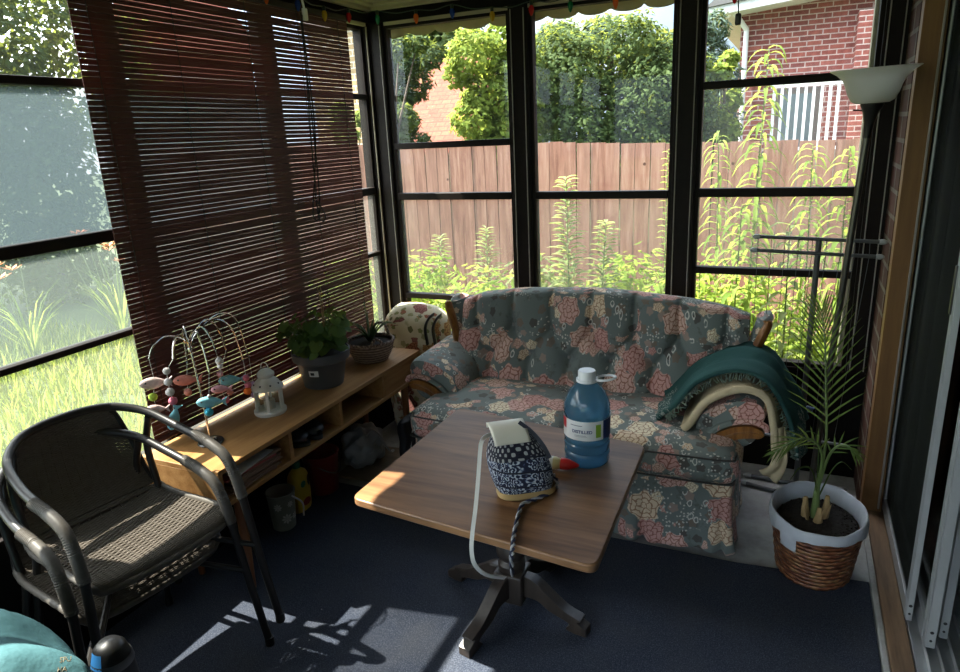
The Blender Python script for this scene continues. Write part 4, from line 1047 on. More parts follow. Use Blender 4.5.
# white lantern
LX, LY = -1.868, 1.96
la = thing('lantern', (LX, LY, SZ), 'white metal candle lantern on the console', 'lantern')
b = MB(); b.lathe([(.062, 0), (.064, .004), (.064, .014), (.058, .018), (0, .018)], (LX, LY, SZ+.0005), 6*6); b.build('base', M['white'], la)
b = MB(); b.lathe([(.058, .104), (.063, .106), (.063, .112), (.040, .140), (.030, .150), (.028, .152), (.034, .158), (.034, .168), (.020, .182), (.006, .188), (0, .188)], (LX, LY, SZ), 36); b.build('roof', M['white'], la)
b = MB()
for k in range(8):
    a = k*pi/4+.2; b.ball((LX+.051*cos(a), LY+.051*sin(a), SZ+.127), (.004, .004, .004), 8, 6)
b.build('vent_holes', M['blackp'], la)
for k in range(6):
    a = k*pi/3+.1; q = MB(); q.obox((LX+.055*cos(a), LY+.055*sin(a), SZ+.061), (.008, .010, .088), Matrix.Rotation(a, 3, 'Z')); q.build('post', M['white'], la, bevel=.001)
    a2 = a+pi/6; q = MB(); q.obox((LX+.047*cos(a2), LY+.047*sin(a2), SZ+.061), (.0015, .044, .086), Matrix.Rotation(a2, 3, 'Z')); q.build('glass_pane', M['clear'], la, smooth=False)
b = MB(); b.tube(cr([(LX-.02, LY, SZ+.186), (LX-.014, LY, SZ+.205), (LX, LY, SZ+.212), (LX+.014, LY, SZ+.205), (LX+.02, LY, SZ+.186)], 5), .0018, 6); b.build('handle', M['white'], la)
b = MB(); b.lathe([(.022, .018), (.022, .055), (.018, .058), (0, .056)], (LX, LY, SZ), 18); b.tube([(LX, LY, SZ+.056), (LX+.002, LY, SZ+.066)], .0012, 5, mi=1)
tag(b.build('candle', [pm('candle_wax', (.55, .50, .42), .5), M['blackp']]), 'pale candle standing inside the white lantern', 'candle')

# grey pot with leafy green plant
PX, PY = -1.86, 2.305
pt_ = thing('potted_plant', (PX, PY, SZ), 'bushy dark green plant in a grey plastic pot with a white sticker, on the console', 'plant')
b = MB(); b.lathe([(.083, 0), (.086, .002), (.108, .112), (.112, .116), (.124, .122), (.128, .152), (.128, .160), (.122, .162), (.117, .155), (.106, .118), (.104, .115), (0, .115)], (PX, PY, SZ+.0005), 44); b.build('pot', pm('slate_grey_plastic', (.065, .068, .072), .5, var=.08), pt_)
b = MB(); b.lathe([(.113, .138), (.06, .146), (0, .148)], (PX, PY, SZ), 24); b.build('soil', pm('potting_soil', (.025, .018, .013), .95, var=.5, vscale=80, bump=.6), pt_)
# sticker on pot facing the photographer
pa_ = atan2(-PY, -PX)
def pot_pt(da, z, off): r_ = .086+.022*z/.112+off; return (PX+r_*cos(pa_+da), PY+r_*sin(pa_+da), SZ+z)
q = MB(); q.grid(lambda u, v: pot_pt(-.62+.42*u, .066+.028*v, .0009), 8, 2); st_ = q.build('sticker', M['whitep'], pt_)
q = MB(); q.grid(lambda u, v: pot_pt(-.55+.17*u, .073+.013*v, .0014), 6, 2); q.build('barcode', M['blackp'], st_)
HL = leaf_mat('houseplant_leaves', [(.028, .065, .020), (.050, .10, .028), (.075, .135, .04)], .3, .4)
rg = random.Random(8); lf = MB(); stm = MB()
for k in range(46):
    a = rg.uniform(0, 6.28); r_ = rg.uniform(.01, .085); el = rg.uniform(.3, 1.35)
    b0 = V((PX+cos(a)*r_*.4, PY+sin(a)*r_*.4, SZ+.145)); H = rg.uniform(.06, .17); tip = b0+V((cos(a)*(r_+.05)*1.05, sin(a)*(r_+.05)*1.05, H))
    if tip.x < -2.0: tip.x = -2.0+rg.uniform(0, .02)
    stm.tube([b0, b0.lerp(tip, .5)+V((0, 0, .02)), tip], .0022, 5)
    # round heart leaves, three or so at each stem
    for j in range(3):
        c = b0.lerp(tip, .55+.22*j)+V((rg.uniform(-.02, .02), rg.uniform(-.02, .02), rg.uniform(-.01, .02)))
        aa = a+rg.uniform(-1, 1); L = rg.uniform(.022, .036); n = V((cos(aa)*.6, sin(aa)*.6, rg.uniform(.3, 1))).normalized(); x_ = V((cos(aa), sin(aa), -.5)); x_ = (x_-n*x_.dot(n)).normalized(); y_ = n.cross(x_)
        vs = [c]
        for i in range(9):
            t_ = -2.7+5.4*i/8; rr = L*(1+.12*cos(3*t_)); vs.append(c+x_*(rr*cos(t_)+L*.3)+y_*rr*sin(t_)*.95-n*.006*(sin(t_)**2))
        vs = [V((max(p.x, -2.012), p.y, p.z)) for p in vs]
        lf.add(vs, [(0, i, i+1) for i in range(1, 9)])
lf.build('leaves', HL, pt_, angle=180); stm.build('stems', M['stem'], pt_)
b = MB(); b.tube([(PX+.01, PY+.03, SZ+.14), (PX+.004, PY+.034, SZ+.42)], .0032, 6); b.tube(cr([(PX-.005, PY+.032, SZ+.42), (PX+.004, PY+.034, SZ+.435), (PX+.012, PY+.037, SZ+.42), (PX+.012, PY+.036, SZ+.25)], 4), .0016, 5); b.build('stake', pm('bamboo_stake', (.32, .20, .09), .6), pt_)

# wicker basket planter with spiky succulent
BX, BY = -1.842, 2.665
bp = thing('basket_planter', (BX, BY, SZ), 'small spiky plant in a pale woven handled basket at the far console end', 'plant')
m, t = newmat('pale_wicker'); co = t.coord('UV'); wv = t.t.nodes.new('ShaderNodeTexWave'); t.set(wv.inputs['Vector'], co); wv.bands_direction = 'Y'; wv.inputs['Scale'].default_value = 22; wv.inputs['Distortion'].default_value = 1.5
n_ = t.noise(co, 40, 3); c_ = t.mix(n_, (.42, .28, .19), (.66, .53, .43)); c_ = t.mix(t.m('MULTIPLY', wv.outputs[1], .6), (.09, .05, .035), c_); t.out(t.bsdf(c_, .7, 0, t.bump(wv.outputs[1], .8, .004))); M['palewicker'] = m
b = MB()
def wk(u, v):
    r_ = lerp([(0, .080), (.5, .105), (.9, .115), (1, .112)], v)+.0022*sin(u*2*pi*26+pi*int(v*9)); z = v*.095
    return (BX+r_*cos(u*2*pi), BY+r_*sin(u*2*pi), SZ+.0015+z)
b.grid(wk, 104, 18, cu=True, us=.66, vs_=.1); b.lathe([(0, .002), (.078, .002)], (BX, BY, SZ), 20); b.build('basket', M['palewicker'], bp)
b = MB()
def braid(pts, r, amp, turns, mb):
    C_ = cr(pts, 10)
    for ph in (0, 2*pi/3, 4*pi/3):
        mb.tube([p+V((cos(ph+i*turns), sin(ph+i*turns), cos(ph+i*turns+1)))*amp for i, p in enumerate(C_)], r, 5)
braid([(BX+.113*cos(a), BY+.113*sin(a), SZ+.097) for a in [k*2*pi/24 for k in range(25)]], .005, .005, .7, b); b.build('rim', M['palewicker'], bp)
b = MB(); braid([(BX+.06, BY-.096, SZ+.09), (BX+.085, BY-.075, SZ+.13), (BX+.10, BY-.04, SZ+.10)], .004, .004, .7, b); b.build('handle', M['palewicker'], bp); b = MB(); braid([(BX+.05, BY+.10, SZ+.09), (BX+.02, BY+.112, SZ+.15), (BX-.03, BY+.11, SZ+.15), (BX-.06, BY+.10, SZ+.09)], .004, .004, .7, b); b.build('handle', M['palewicker'], bp)
b = MB(); b.lathe([(.108, .085), (.05, .092), (0, .094)], (BX, BY, SZ), 20); b.build('soil', bpy.data.materials['potting_soil'], bp)
rg = random.Random(2); SU = leaf_mat('succulent_leaves', [(.035, .07, .025), (.07, .12, .045), (.10, .15, .07)], .2, .4)
for k in range(17):
    a = k*2.4; L = rg.uniform(.12, .21) if k else .24; out = rg.uniform(.05, .14)
    if k in (3, 9): out = .15
    d = V((cos(a), sin(a), 0)); 
    c = [V((BX, BY, SZ+.09))+d*out*u_+V((0, 0, L*(1.25*u_-.55*u_*u_*(out/.09)))) for u_ in (0, .33, .66, 1)]
    c = [V((max(p.x, -2.01), p.y, p.z)) for p in c]
    q = MB(); q.tube(cr(c, 4), [.0085*(1-i/13)**.7+.0006 for i in range(13)], 6, flat=.35); q.build('leaf', SU, bp)

# ------------------------------------------------------------------ floral tote and black bag beside the sofa
tb = thing('floral_tote', (-1.80, 3.02, 0), 'cream floral tote bag with black straps standing behind the console end', 'bag')
b = MB(); b.rbox((-1.80, 3.06, .37), (.36, .20, .74), .13, 10, (.02, .02, .01), None, 0, (.2, .3), .010, 5); b.build('body', M['floral_cream'], tb)
for dx in (0, .045):
    b = MB(); b.tube(cr([(-1.685+dx, 2.955, .56), (-1.69+dx, 2.95, .65), (-1.67+dx, 2.955, .70), (-1.66+dx, 2.99, .715)], 6), .016, 8, flat=.3); b.build('strap', M['blackp'], tb)
kb = thing('folded_bag', (-1.635, 2.66, .0115), 'slim black bag with white piping squeezed between the console and the sofa', 'bag')
b = MB(); b.rbox((-1.637, 2.68, .155), (.05, .26, .285), .02, 7, (.004, 0, 0), None, 0, (0, 0), .006, 9); b.build('body', pm('black_nylon', (.012, .012, .014), .6), kb)
b = MB(); b.tube(cr([(-1.6105, 2.64, .28), (-1.6105, 2.60, .20), (-1.6105, 2.58, .10)], 6), .003, 6); b.build('piping', M['whitep'], kb)

# ------------------------------------------------------------------ sofa
F0 = .0
so = thing('loveseat', (-.80, 2.75, .0), 'grey-green loveseat printed with pink and cream roses, facing the coffee table', 'sofa')
TOP = [(-1.56, .775), (-1.50, .80), (-1.37, .848), (-1.16, .878), (-.91, .890), (-.77, .895), (-.59, .885), (-.38, .868), (-.22, .842), (-.14, .815), (-.06, .78)]
BX0, BX1 = -1.475, -.135
row1 = [(-1.30+.196*k, .575) for k in range(6)]; row2 = [(-1.40+.196*k, .70) for k in range(7)]
def seg_d(px, pz, a, c):
    ax, az = a; cx, cz = c; L2 = (cx-ax)**2+(cz-az)**2; t_ = max(0, min(1, ((px-ax)*(cx-ax)+(pz-az)*(cz-az))/L2))
    return hypot(px-ax-t_*(cx-ax), pz-az-t_*(cz-az))
creases = []
for a in row1:
    for c in row2:
        if abs(a[0]-c[0]) < .11: creases.append((a, c))
    creases.append((a, (a[0], .42)))
for c in row2: creases.append((c, (c[0], .93)))
btn = [p for p in row1+row2 if BX0+.05 < p[0] < BX1-.05]
def back_front_y(z): return 2.845+.0+(z-.42)*.27
def back_pt(u, v):
    x = BX0+(BX1-BX0)*u; T = lerp(TOP, x)
    prof = [(2.86, .36), (2.848, .45), (2.872, .56), (2.905, .66), (2.935, .75*T/.9+.0), (2.962, T-.035), (2.985, T-.006), (3.015, T), (3.05, T-.012), (3.075, T-.06), (3.09, T-.2), (3.095, .5), (3.095, .20)]
    p = spline([(0, a, c) for a, c in prof], v); y, z = p.y, p.z
    if v < .56:
        k = 1 if v < .48 else (.56-v)/.08
        puff = .022; d = 0
        dm = min(hypot(x-q[0], (z-q[1])) for q in btn); d += .036*exp(-(dm/.032)**2)
        dc = min(seg_d(x, z, a, c) for a, c in creases); d += .020*exp(-(dc/.011)**2)+.016*exp(-(dc/.04)**2)
        e = min(x-BX0, BX1-x); d += .03*exp(-(e/.03)**2)
        y += (d-puff)*k
    return (x, y, z)
b = MB(); b.grid(back_pt, 200, 78, uvf=lambda u, v: (u*1.36, v*1.05+.05)); b.build('backrest', M['floral'], so, angle=180)
for k, p in enumerate(btn):
    y = back_pt((p[0]-BX0)/(BX1-BX0), .0)[1]
    # find surface depth at that height
    best = min((abs(back_pt((p[0]-BX0)/(BX1-BX0), q/120)[2]-p[1]), back_pt((p[0]-BX0)/(BX1-BX0), q/120)[1]) for q in range(0, 60))[1]
    q = MB(); q.ball((p[0], best-.003, p[1]), (.011, .007, .011), 12, 8); q.build('button', M['button'], so)
# wings: padded sides with carved show wood on the front edge
for sgn, name in ((-1, 'left'), (1, 'right')):
    xe = BX0 if sgn < 0 else BX1
    pts = [(.355, .00), (.45, .005), (.56, .006), (.66, .022), (.74, .048), (.79, .066), (.806, .060)]
    b = MB()
    def wing(u, v):
        p = spline([(0, z, o_) for z, o_ in pts], u); z, o_ = p.y, p.z; a = v*2*pi
        k_ = sqrt(max(0, 1-max(0, (u-.86)/.14)**2)); w_ = (.030+.030*min(1, u*1.2))*k_; dep = .085*(.35+.65*k_)
        return (xe+sgn*(o_*.95+w_*.55*cos(a)*1.0-.004), back_front_y(z)+.105+dep*sin(a), z+.012*cos(a)*(u > .9))
    b.grid(wing, 20, 20, cv=True, us=.5, vs_=.35); 
    tp = [wing(1, k/20) for k in range(20)]; b.add(tp, [tuple(range(20))], [[(p[0]*1.0, p[1]) for p in tp]]); b.build('wing', M['floral'], so)
    b = MB(); P_ = cr([(xe+sgn*(o_+.010), back_front_y(z)+.022-.01*(z > .7), z) for z, o_ in [(.50, -.002), (.58, .002), (.66, .018), (.74, .046), (.785, .064), (.800, .060)]], 5)
    b.tube(P_, [.018+.012*sin(pi*min(1, i/(len(P_)-1)*.9+.05)) for i in range(len(P_))], 10, flat=.7)
    P2 = [p+V((-sgn*.012, -.012, .004)) for p in P_[4:]]; b.tube(P2, .006, 6); b.build('show_wood', M['honey'], so)
# arms: rolled, mirrored
secA = [(0, .38), (.006, .47), (.030, .535), (.09, .580), (.16, .603), (.222, .604), (.252, .582), (.258, .545), (.246, .505), (.236, .46), (.20, .425), (.15, .405), (.135, .35), (.13, .20), (.13, .10), (.0, .10)]
for sgn, xi, dz, yf in ((-1, -1.335, .0, 2.60), (1, -.293, .0, 2.53)):
    b = MB()
    def arm(u, v):
        p = spline([(o_, 0, z) for o_, z in secA+[secA[0]]], v); k = u
        y = yf+(2.97-yf)*u; zz = p.z+(dz*(1-u)+.015*u)*max(0, min(1, (p.z-.40)/.12))
        rnd = .018*exp(-(u/.05)**2)
        cx_, cz_ = .14, .53
        return (xi+sgn*(p.x+(cx_-p.x)*rnd*3), y, zz+(cz_-zz)*rnd*3*(zz > .45))
    b.grid(arm, 24, 60, cv=True, uvf=lambda u, v: (v*1.45+(.6 if sgn > 0 else .11), u*.47+.2))
    fp = [arm(0, k/60) for k in range(60)]; b.add(fp, [tuple(range(60))], [[(p[0]*1.0, p[2]) for p in fp]])
    b.build('arm', M['floral'], so, angle=70)
    # carved wooden scroll on the arm front: crescent under the roll with an incised ring
    b = MB(); N = 26
    oc = cr([(x_, 0, z_) for x_, z_ in ((.040, .380), (.060, .430), (.10, .474), (.155, .503), (.21, .512), (.245, .501), (.257, .482))], 12)
    ic = cr([(x_, 0, z_) for x_, z_ in ((.088, .372), (.102, .402), (.128, .432), (.168, .456), (.213, .466), (.238, .468), (.250, .474))], 12)
    out = [(oc[round(k*(len(oc)-1)/N)].x, oc[round(k*(len(oc)-1)/N)].z) for k in range(N+1)]; inn = [(ic[round(k*(len(ic)-1)/N)].x, ic[round(k*(len(ic)-1)/N)].z) for k in range(N+1)]
    poly = out+inn[::-1]; poly = [(xi+sgn*x_, z_) for x_, z_ in poly]
    o = len(b.v); n_ = N+1
    vs = [(x_, yf+.012, z_) for x_, z_ in poly]+[(x_, yf-.022, z_) for x_, z_ in poly]
    fs = []
    for k in range(N):
        a0, a1, i0, i1 = k, k+1, 2*n_-1-k, 2*n_-2-k
        for off, rev in ((0, 1), (2*n_, 0)):
            f_ = (a0+off, a1+off, i1+off, i0+off); fs.append(f_[::-1] if rev else f_)
        fs.append((a0, a0+2*n_, a1+2*n_, a1)); fs.append((i1, i1+2*n_, i0+2*n_, i0))
    b.add(vs, fs)
    mid = [(xi+sgn*((o_[0]+i_[0])/2-0), yf-.023, (o_[1]+i_[1])/2) for o_, i_ in zip(out, inn)][1:-2]
    b.tube(mid, .004, 6); b.build('arm_scroll', M['honey'], so, angle=50)
    # floral welt around the scroll
    b = MB(); b.tube([(xi+sgn*((x_-.15)*1.10+.15), yf-.008, z_+.016) for x_, z_ in out], .012, 8); b.build('arm_welt', M['floral'], so)
# seat deck, two T cushions, skirt
b = MB(); b.box((-1.48, 2.44, .14), (-.13, 3.05, .315)); b.build('seat_deck', M['floral'], so, bevel=.01)
for k, (x0, x1) in enumerate(((-1.485, -.802), (-.798, -.112))):
    b = MB(); b.rbox(((x0+x1)/2, 2.635, .385), (x1-x0, .54, .145), .055, 11, (.006, .016, .022), None, 0, (k*.9+.3, .15), .003, k); o_ = b.build('seat_cushion', M['floral'], so, angle=180)
    # the T ends in front of the arms are kept short by the welts
    for zz in (.335, .432):
        q = MB(); q.tube(cr([(x0+.02, 2.50, zz), (x0+.012, 2.40, zz), (x0+.05, 2.362, zz), ((x0+x1)/2, 2.352, zz), (x1-.05, 2.362, zz), (x1-.012, 2.40, zz), (x1-.02, 2.50, zz)], 8), .0035, 6); q.build('piping', M['piping'], o_)
def skirt(u, v):
    # path: left side, front, right side
    L = [(-1.475, 2.96), (-1.475, 2.42), (-.135, 2.42), (-.135, 2.96)]; ln = [.54, 1.34, .54]; s_ = u*sum(ln)
    k = 0
    while k < 2 and s_ > ln[k]: s_ -= ln[k]; k += 1
    f_ = s_/ln[k]; x = L[k][0]+(L[k+1][0]-L[k][0])*f_; y = L[k][1]+(L[k+1][1]-L[k][1])*f_
    nx, ny = [(-1, 0), (0, -1), (1, 0)][k]
    S = u*sum(ln); fl = v*v
    o_ = .004+.012*fl+.009*sin(S*23)*fl+.006*sin(S*41+1)*fl
    for pc in (.54+.02, .54+.36, .54+.67, .54+1.02, .54+1.32):
        d = abs(S-pc); o_ -= .034*exp(-(d/.016)**2)*fl*1.0-.018*exp(-((d-.045)/.03)**2)*fl
    z = .318-(.300+.010*sin(S*17)*1)*v
    return (x+nx*o_, y+ny*o_, max(.0125, z))
b = MB(); b.grid(skirt, 300, 14, uvf=lambda u, v: (u*2.42+.55, 1.4-v*.3)); b.build('skirt', M['floral'], so, angle=180, solid=.003)
b = MB(); b.tube(cr([(-1.47, 2.5, .318), (-1.47, 2.425, .318), (-1.4, 2.412, .318), (-.8, 2.41, .318), (-.2, 2.412, .318), (-.135, 2.425, .318), (-.13, 2.5, .318)], 8), .006, 6); b.build('piping', M['piping'], so)

# ------------------------------------------------------------------ throw blanket on the right arm
def m_throw():
    m, t = newmat('green_throw'); uv = t.coord('UV'); 
    n = t.noise(uv, 9, 4); c = t.mix(n, (.022, .062, .058), (.040, .095, .088))
    sp = t.n('ShaderNodeSeparateXYZ', i0=uv)
    v = t.n('ShaderNodeTexNoise', Vector=t.coord('UV', (24, 15, 1)), Scale=1.4, Detail=2.0, Distortion=2.5)
    bd = t.m('ADD', t.smooth(sp.outputs[1], .74, .80), t.smooth(sp.outputs[1], .20, .15), clamp=True)
    bd2 = t.m('MULTIPLY', t.m('LESS_THAN', sp.outputs[0], .62), bd)
    f = t.m('MULTIPLY', t.m('MULTIPLY', t.smooth(v.outputs[0], .53, .58), bd2), .85)
    c = t.mix(f, c, (.36, .38, .34))
    t.out(t.bsdf(c, .95, 0, t.bump(t.noise(uv, 120, 2), .5, .004), .05)); return m
M['throw'] = m_throw()
M['lining'] = pm('cream_fleece', (.52, .42, .27), .95, var=.12, vscale=40, bump=.5, bscale=120, spec=.1)
tw = thing('throw_blanket', (-.15, 2.72, .66), 'dark green throw blanket with cream lining draped over the right sofa arm', 'blanket')
PA = [(-.43, .478), (-.405, .505), (-.365, .548), (-.285, .648), (-.155, .712), (-.045, .690), (.028, .585), (.066, .50), (.082, .44), (.090, .39)]
PC = [(-.325, .475), (-.300, .505), (-.246, .595), (-.147, .655), (-.072, .657), (-.027, .618), (-.003, .516), (.008, .43), (.014, .37)]
def path_n(PT, tt):
    p = spline([(x, 0, z) for x, z in PT], tt); q = spline([(x, 0, z) for x, z in PT], min(1, tt+.01)); r_ = spline([(x, 0, z) for x, z in PT], max(0, tt-.01))
    d = (q-r_).normalized(); return p, V((-d.z, 0, d.x)), d
def sheet(mb, PT, y0, y1, off, fold, rise, out_):
    def fn(u, v):
        p, n, d = path_n(PT, v)
        o_ = off+fold*sin(u*9+v*3.1)*.5+fold*.6*sin(u*17+2+v*2.0)+.003*sin(v*21+u*4)-.02*exp(-(u/.05)**2)*.6
        return (p.x+n.x*o_+.010*sin(u*7)*v+out_*u*(v-.5), y0+(y1-y0)*u+.012*sin(v*6), p.z+n.z*o_+rise*u*sin(pi*v))
    mb.grid(fn, 40, 64)
b = MB(); sheet(b, PA, 2.545, 2.955, .004, .012, -.022, .03); b.build('outer_layer', M['throw'], tw, angle=180, solid=.016)
b = MB(); sheet(b, PC, 2.505, 2.90, .004, .003, -.012, .02); b.build('lining', M['lining'], tw, angle=180, solid=.012)
b = MB()
def roll(u, v):
    p, n, d = path_n(PC, u); a = v*2*pi; r_ = .017*(1-.25*u)
    return (p.x+n.x*(r_*cos(a)-.002), 2.507+r_*1.1*sin(a)+.005*sin(u*8), p.z+n.z*(r_*cos(a)-.002))
b.grid(roll, 40, 12, cv=True); b.build('rolled_edge', M['lining'], tw)
def hang(u, v):
    # loose corner of the lining hanging down outside the arm
    p = spline([(-.004, 2.505, .52), (-.002, 2.50, .44), (-.010, 2.498, .37), (-.045, 2.50, .345)], v); q = spline([(.030, 2.53, .52), (.045, 2.53, .44), (.046, 2.53, .36), (.018, 2.525, .292)], v)
    r_ = p.lerp(q, u); return (r_.x, r_.y+.008*sin(u*9+v*3), r_.z)
b = MB(); b.grid(hang, 10, 14); b.build('hanging_corner', M['lining'], tw, angle=180, solid=.009)
b = MB()
rg = random.Random(6)
for k in range(120):
    tt = .10+.88*k/119; p, n, d = path_n(PA, tt)
    c = V((p.x, 2.548, p.z))-n*.008; b.tube([c, c+V((0, -.012, .0))-n*rg.uniform(.004, .010)+d*rg.uniform(-.010, .010), c+V((0, -.018, 0))-n*rg.uniform(.014, .026)+d*rg.uniform(-.012, .012)], .0022, 5)
b.build('fringe', pm('green_fringe', (.10, .13, .10), .95, var=.5, vscale=70), tw)

# ------------------------------------------------------------------ coffee table
TZ = .55; F_ = .0115
TC = [(-1.172, 1.512), (-.382, 1.432), (-.402, 2.160), (-1.168, 2.262)]
tcx, tcy = -.785, 1.845
ct = thing('coffee_table', (tcx, tcy, .0115), 'square brown pedestal coffee table standing on the navy carpet', 'table')
def rounded(poly, r, n=6):
    out = []; N = len(poly)
    for i in range(N):
        p = V((*poly[i], 0)); a = (V((*poly[i-1], 0))-p).normalized(); c = (V((*poly[(i+1) % N], 0))-p).normalized()
        p1 = p+a*r; p2 = p+c*r
        for k in range(n+1):
            t_ = k/n; q = p1*(1-t_)**2+p*2*t_*(1-t_)+p2*t_*t_; out.append((q.x, q.y))
    return out
pl = rounded(TC, .035)
b = MB(); b.prism(pl, 'z', TZ-.026, TZ-.0012); tt_ = b.build('tabletop_edge', M['walnut_edge'], ct, bevel=.004)
b = MB(); cx_ = sum(p[0] for p in pl)/len(pl); cy_ = sum(p[1] for p in pl)/len(pl); b.prism([(cx_+(x-cx_)*.991, cy_+(y-cy_)*.991) for x, y in pl], 'z', TZ-.004, TZ); b.build('tabletop', M['walnut'], ct)
b = MB(); b.box((tcx-.16, tcy-.16, TZ-.05), (tcx+.16, tcy+.16, TZ-.0262)); b.build('mounting_block', M['espresso'], ct, bevel=.004)
b = MB(); b.lathe([(.040, .17), (.045, .18), (.047, .20), (.036, .215), (.050, .235), (.052, .26), (.044, .275), (.040, .285), (.046, .30), (.047, .40), (.050, .45), (.060, .48), (.060, .502)], (tcx, tcy, 0), 28); b.build('column', M['espresso'], ct)
b = MB(); b.box((tcx-.052, tcy-.052, .065), (tcx+.052, tcy+.052, .175)); b.build('hub', M['espresso'], ct, bevel=.006).rotation_euler = (0, 0, 0)
feet = [(-.520, 1.812), (-.843, 1.585), (-1.062, 1.935), (-.733, 2.130)]
for fx, fy in feet:
    d = V((fx-tcx, fy-tcy, 0)); L = d.length; a = atan2(d.y, d.x); M_ = Matrix.Rotation(a, 3, 'Z')
    up_ = [(.04, .168), (.09, .162), (.14, .128), (.20, .088), (.26, .068), (L-.02, .058), (L+.012, .040), (L+.012, F_+.001)]
    lo_ = [(L-.03, F_+.001), (L-.06, .020), (.22, .044), (.15, .066), (.10, .092), (.04, .085)]
    prof = [(p.x, p.z) for p in cr([(x, 0, z) for x, z in up_[:-1]], 5)]+[up_[-1]]+[(p.x, p.z) for p in cr([(x, 0, z) for x, z in lo_], 4)]
    q = MB(); n_ = len(prof); vs = []
    for sd in (-.021, .021):
        vs += [tuple(V((tcx, tcy, 0))+M_ @ V((x, sd*(1.0 if x > .08 else .9), z))) for x, z in prof]
    q.add(vs, [tuple(range(n_)), tuple(range(2*n_-1, n_-1, -1))]+[(i, i+n_, (i+1) % n_+n_, (i+1) % n_) for i in range(n_)])
    q.build('leg', M['espresso'], ct, bevel=.005, angle=30)

# ------------------------------------------------------------------ on the table
# big blue water bottle
WX, WY = -.560, 1.985
wt = thing('water_bottle', (WX, WY, TZ), 'large blue plastic bottle of distilled water on the table', 'bottle')
def m_blue():
    m, t = newmat('blue_plastic'); co = t.coord('Object')
    tr = t.n('ShaderNodeBsdfTransparent', Color=(.42, .58, .66, 1)); d = t.n('ShaderNodeBsdfDiffuse', Color=(.14, .26, .34, 1)); tl = t.n('ShaderNodeBsdfTranslucent', Color=(.24, .48, .62, 1))
    dm = t.n('ShaderNodeMixShader', i0=.6, i1=d.outputs[0], i2=tl.outputs[0]); a = t.n('ShaderNodeMixShader', i0=.42, i1=tr.outputs[0], i2=dm.outputs[0])
    g = t.n('ShaderNodeBsdfGlossy', Roughness=.12); t.out(t.n('ShaderNodeMixShader', i0=t.refl(.05, .5), i1=a.outputs[0], i2=g.outputs[0]).outputs[0]); return m
M['blue'] = m_blue()
R0 = .074
prof = [(.0, .006), (.045, .004), (.062, 0), (.070, .006), (R0-.001, .016), (R0-.003, .028), (R0, .036), (R0-.0005, .045), (R0-.004, .050), (R0-.0005, .056), (R0, .075), (R0-.004, .080), (R0-.0005, .086), (R0-.001, .100), (R0-.003, .103), (R0-.003, .168), (R0, .172), (R0+.0005, .185), (R0-.001, .192), (R0, .20), (.068, .222), (.058, .244), (.044, .263), (.032, .275), (.0265, .282), (.026, .292)]
b = MB(); b.lathe(prof, (WX, WY, TZ+.0008), 48, caps=False); b.build('body', M['blue'], wt)
b = MB(); b.lathe([(0, .005), (.058, .006), (.068, .02), (.069, .1), (.069, .185), (0, .186)], (WX, WY, TZ+.001), 32); 
m, t = newmat('water_inside'); tr = t.n('ShaderNodeBsdfTransparent', Color=(.66, .82, .90, 1)); g = t.n('ShaderNodeBsdfGlossy', Roughness=.05); t.out(t.n('ShaderNodeMixShader', i0=t.refl(.02, .2), i1=tr.outputs[0], i2=g.outputs[0]).outputs[0])
b.build('water', m, wt)
b = MB(); b.lathe([(.0265, .284), (.0285, .286), (.0285, .312), (.026, .316), (0, .316)], (WX, WY, TZ), 32); b.lathe([(.030, .283), (.034, .280), (.034, .288), (.030, .287)], (WX, WY, TZ), 32, caps=False); b.build('cap', M['whitep'], wt)
fa = atan2(-WY, -WX)  # azimuth towards the photographer
ra = fa+pi/2
b = MB(); cR = V((cos(ra), sin(ra), 0)); c0 = V((WX, WY, TZ+.286))
def hnd(u, v):
    a = u*2*pi; L = .040
    p = c0+cR*(.028+.034*(1+cos(a))*.9)+V((-sin(ra), cos(ra), 0))*.024*sin(a)
    q = v*2*pi; return tuple(p+V((0, 0, .004*sin(q)+.012*(1+cos(a))*.3))+cR*.005*cos(q))
b.grid(hnd, 32, 8, cu=True, cv=True); b.build('carry_handle', M['whitep'], wt)
RL = R0+.0006
def lab(mb, a0, a1, z0, z1, r=RL, n=20):
    mb.grid(lambda u, v: (WX+r*cos(a0+(a1-a0)*u), WY+r*sin(a0+(a1-a0)*u), TZ+z0+(z1-z0)*v), n, 1)
b = MB(); lab(b, fa-2.4, fa+2.4, .103, .168, RL, 60); lb_ = b.build('label', M['whitep'], wt)
NAVY = pm('label_navy', (.015, .035, .15), .45); REDL = pm('label_redstrip', (.42, .02, .03), .45); GRNL = pm('label_lime', (.25, .42, .04), .45)
b = MB(); lab(b, fa+.74, fa+2.4, .1035, .1675, RL+.0005); b.build('label_panel', NAVY, lb_)
b = MB(); lab(b, fa-2.4, fa-1.05, .133, .1675, RL+.0005); b.build('label_strip', REDL, lb_)
b = MB(); lab(b, fa+.38, fa+.62, .113, .157, RL+.0005, 6); b.build('label_badge', GRNL, lb_)
def on_label(z0, a_, r=RL+.0009): return lambda x, y: (WX+r*cos(fa+a_+x/R0), WY+r*sin(fa+a_+x/R0), TZ+z0+y)
for txt, sz, z0, a_, mt in (('DISTILLED', .0145, .133, -.22, NAVY), ('WATER', .008, .118, -.22, NAVY), ('EAU', .008, .152, -.55, REDL)):
    if txt not in ('DISTILLED',): continue
    vs, fs = text_mesh(txt, sz, on_label(z0, a_), .0004); b = MB(); b.add(vs, fs); b.build('lettering', mt, lb_, smooth=False)
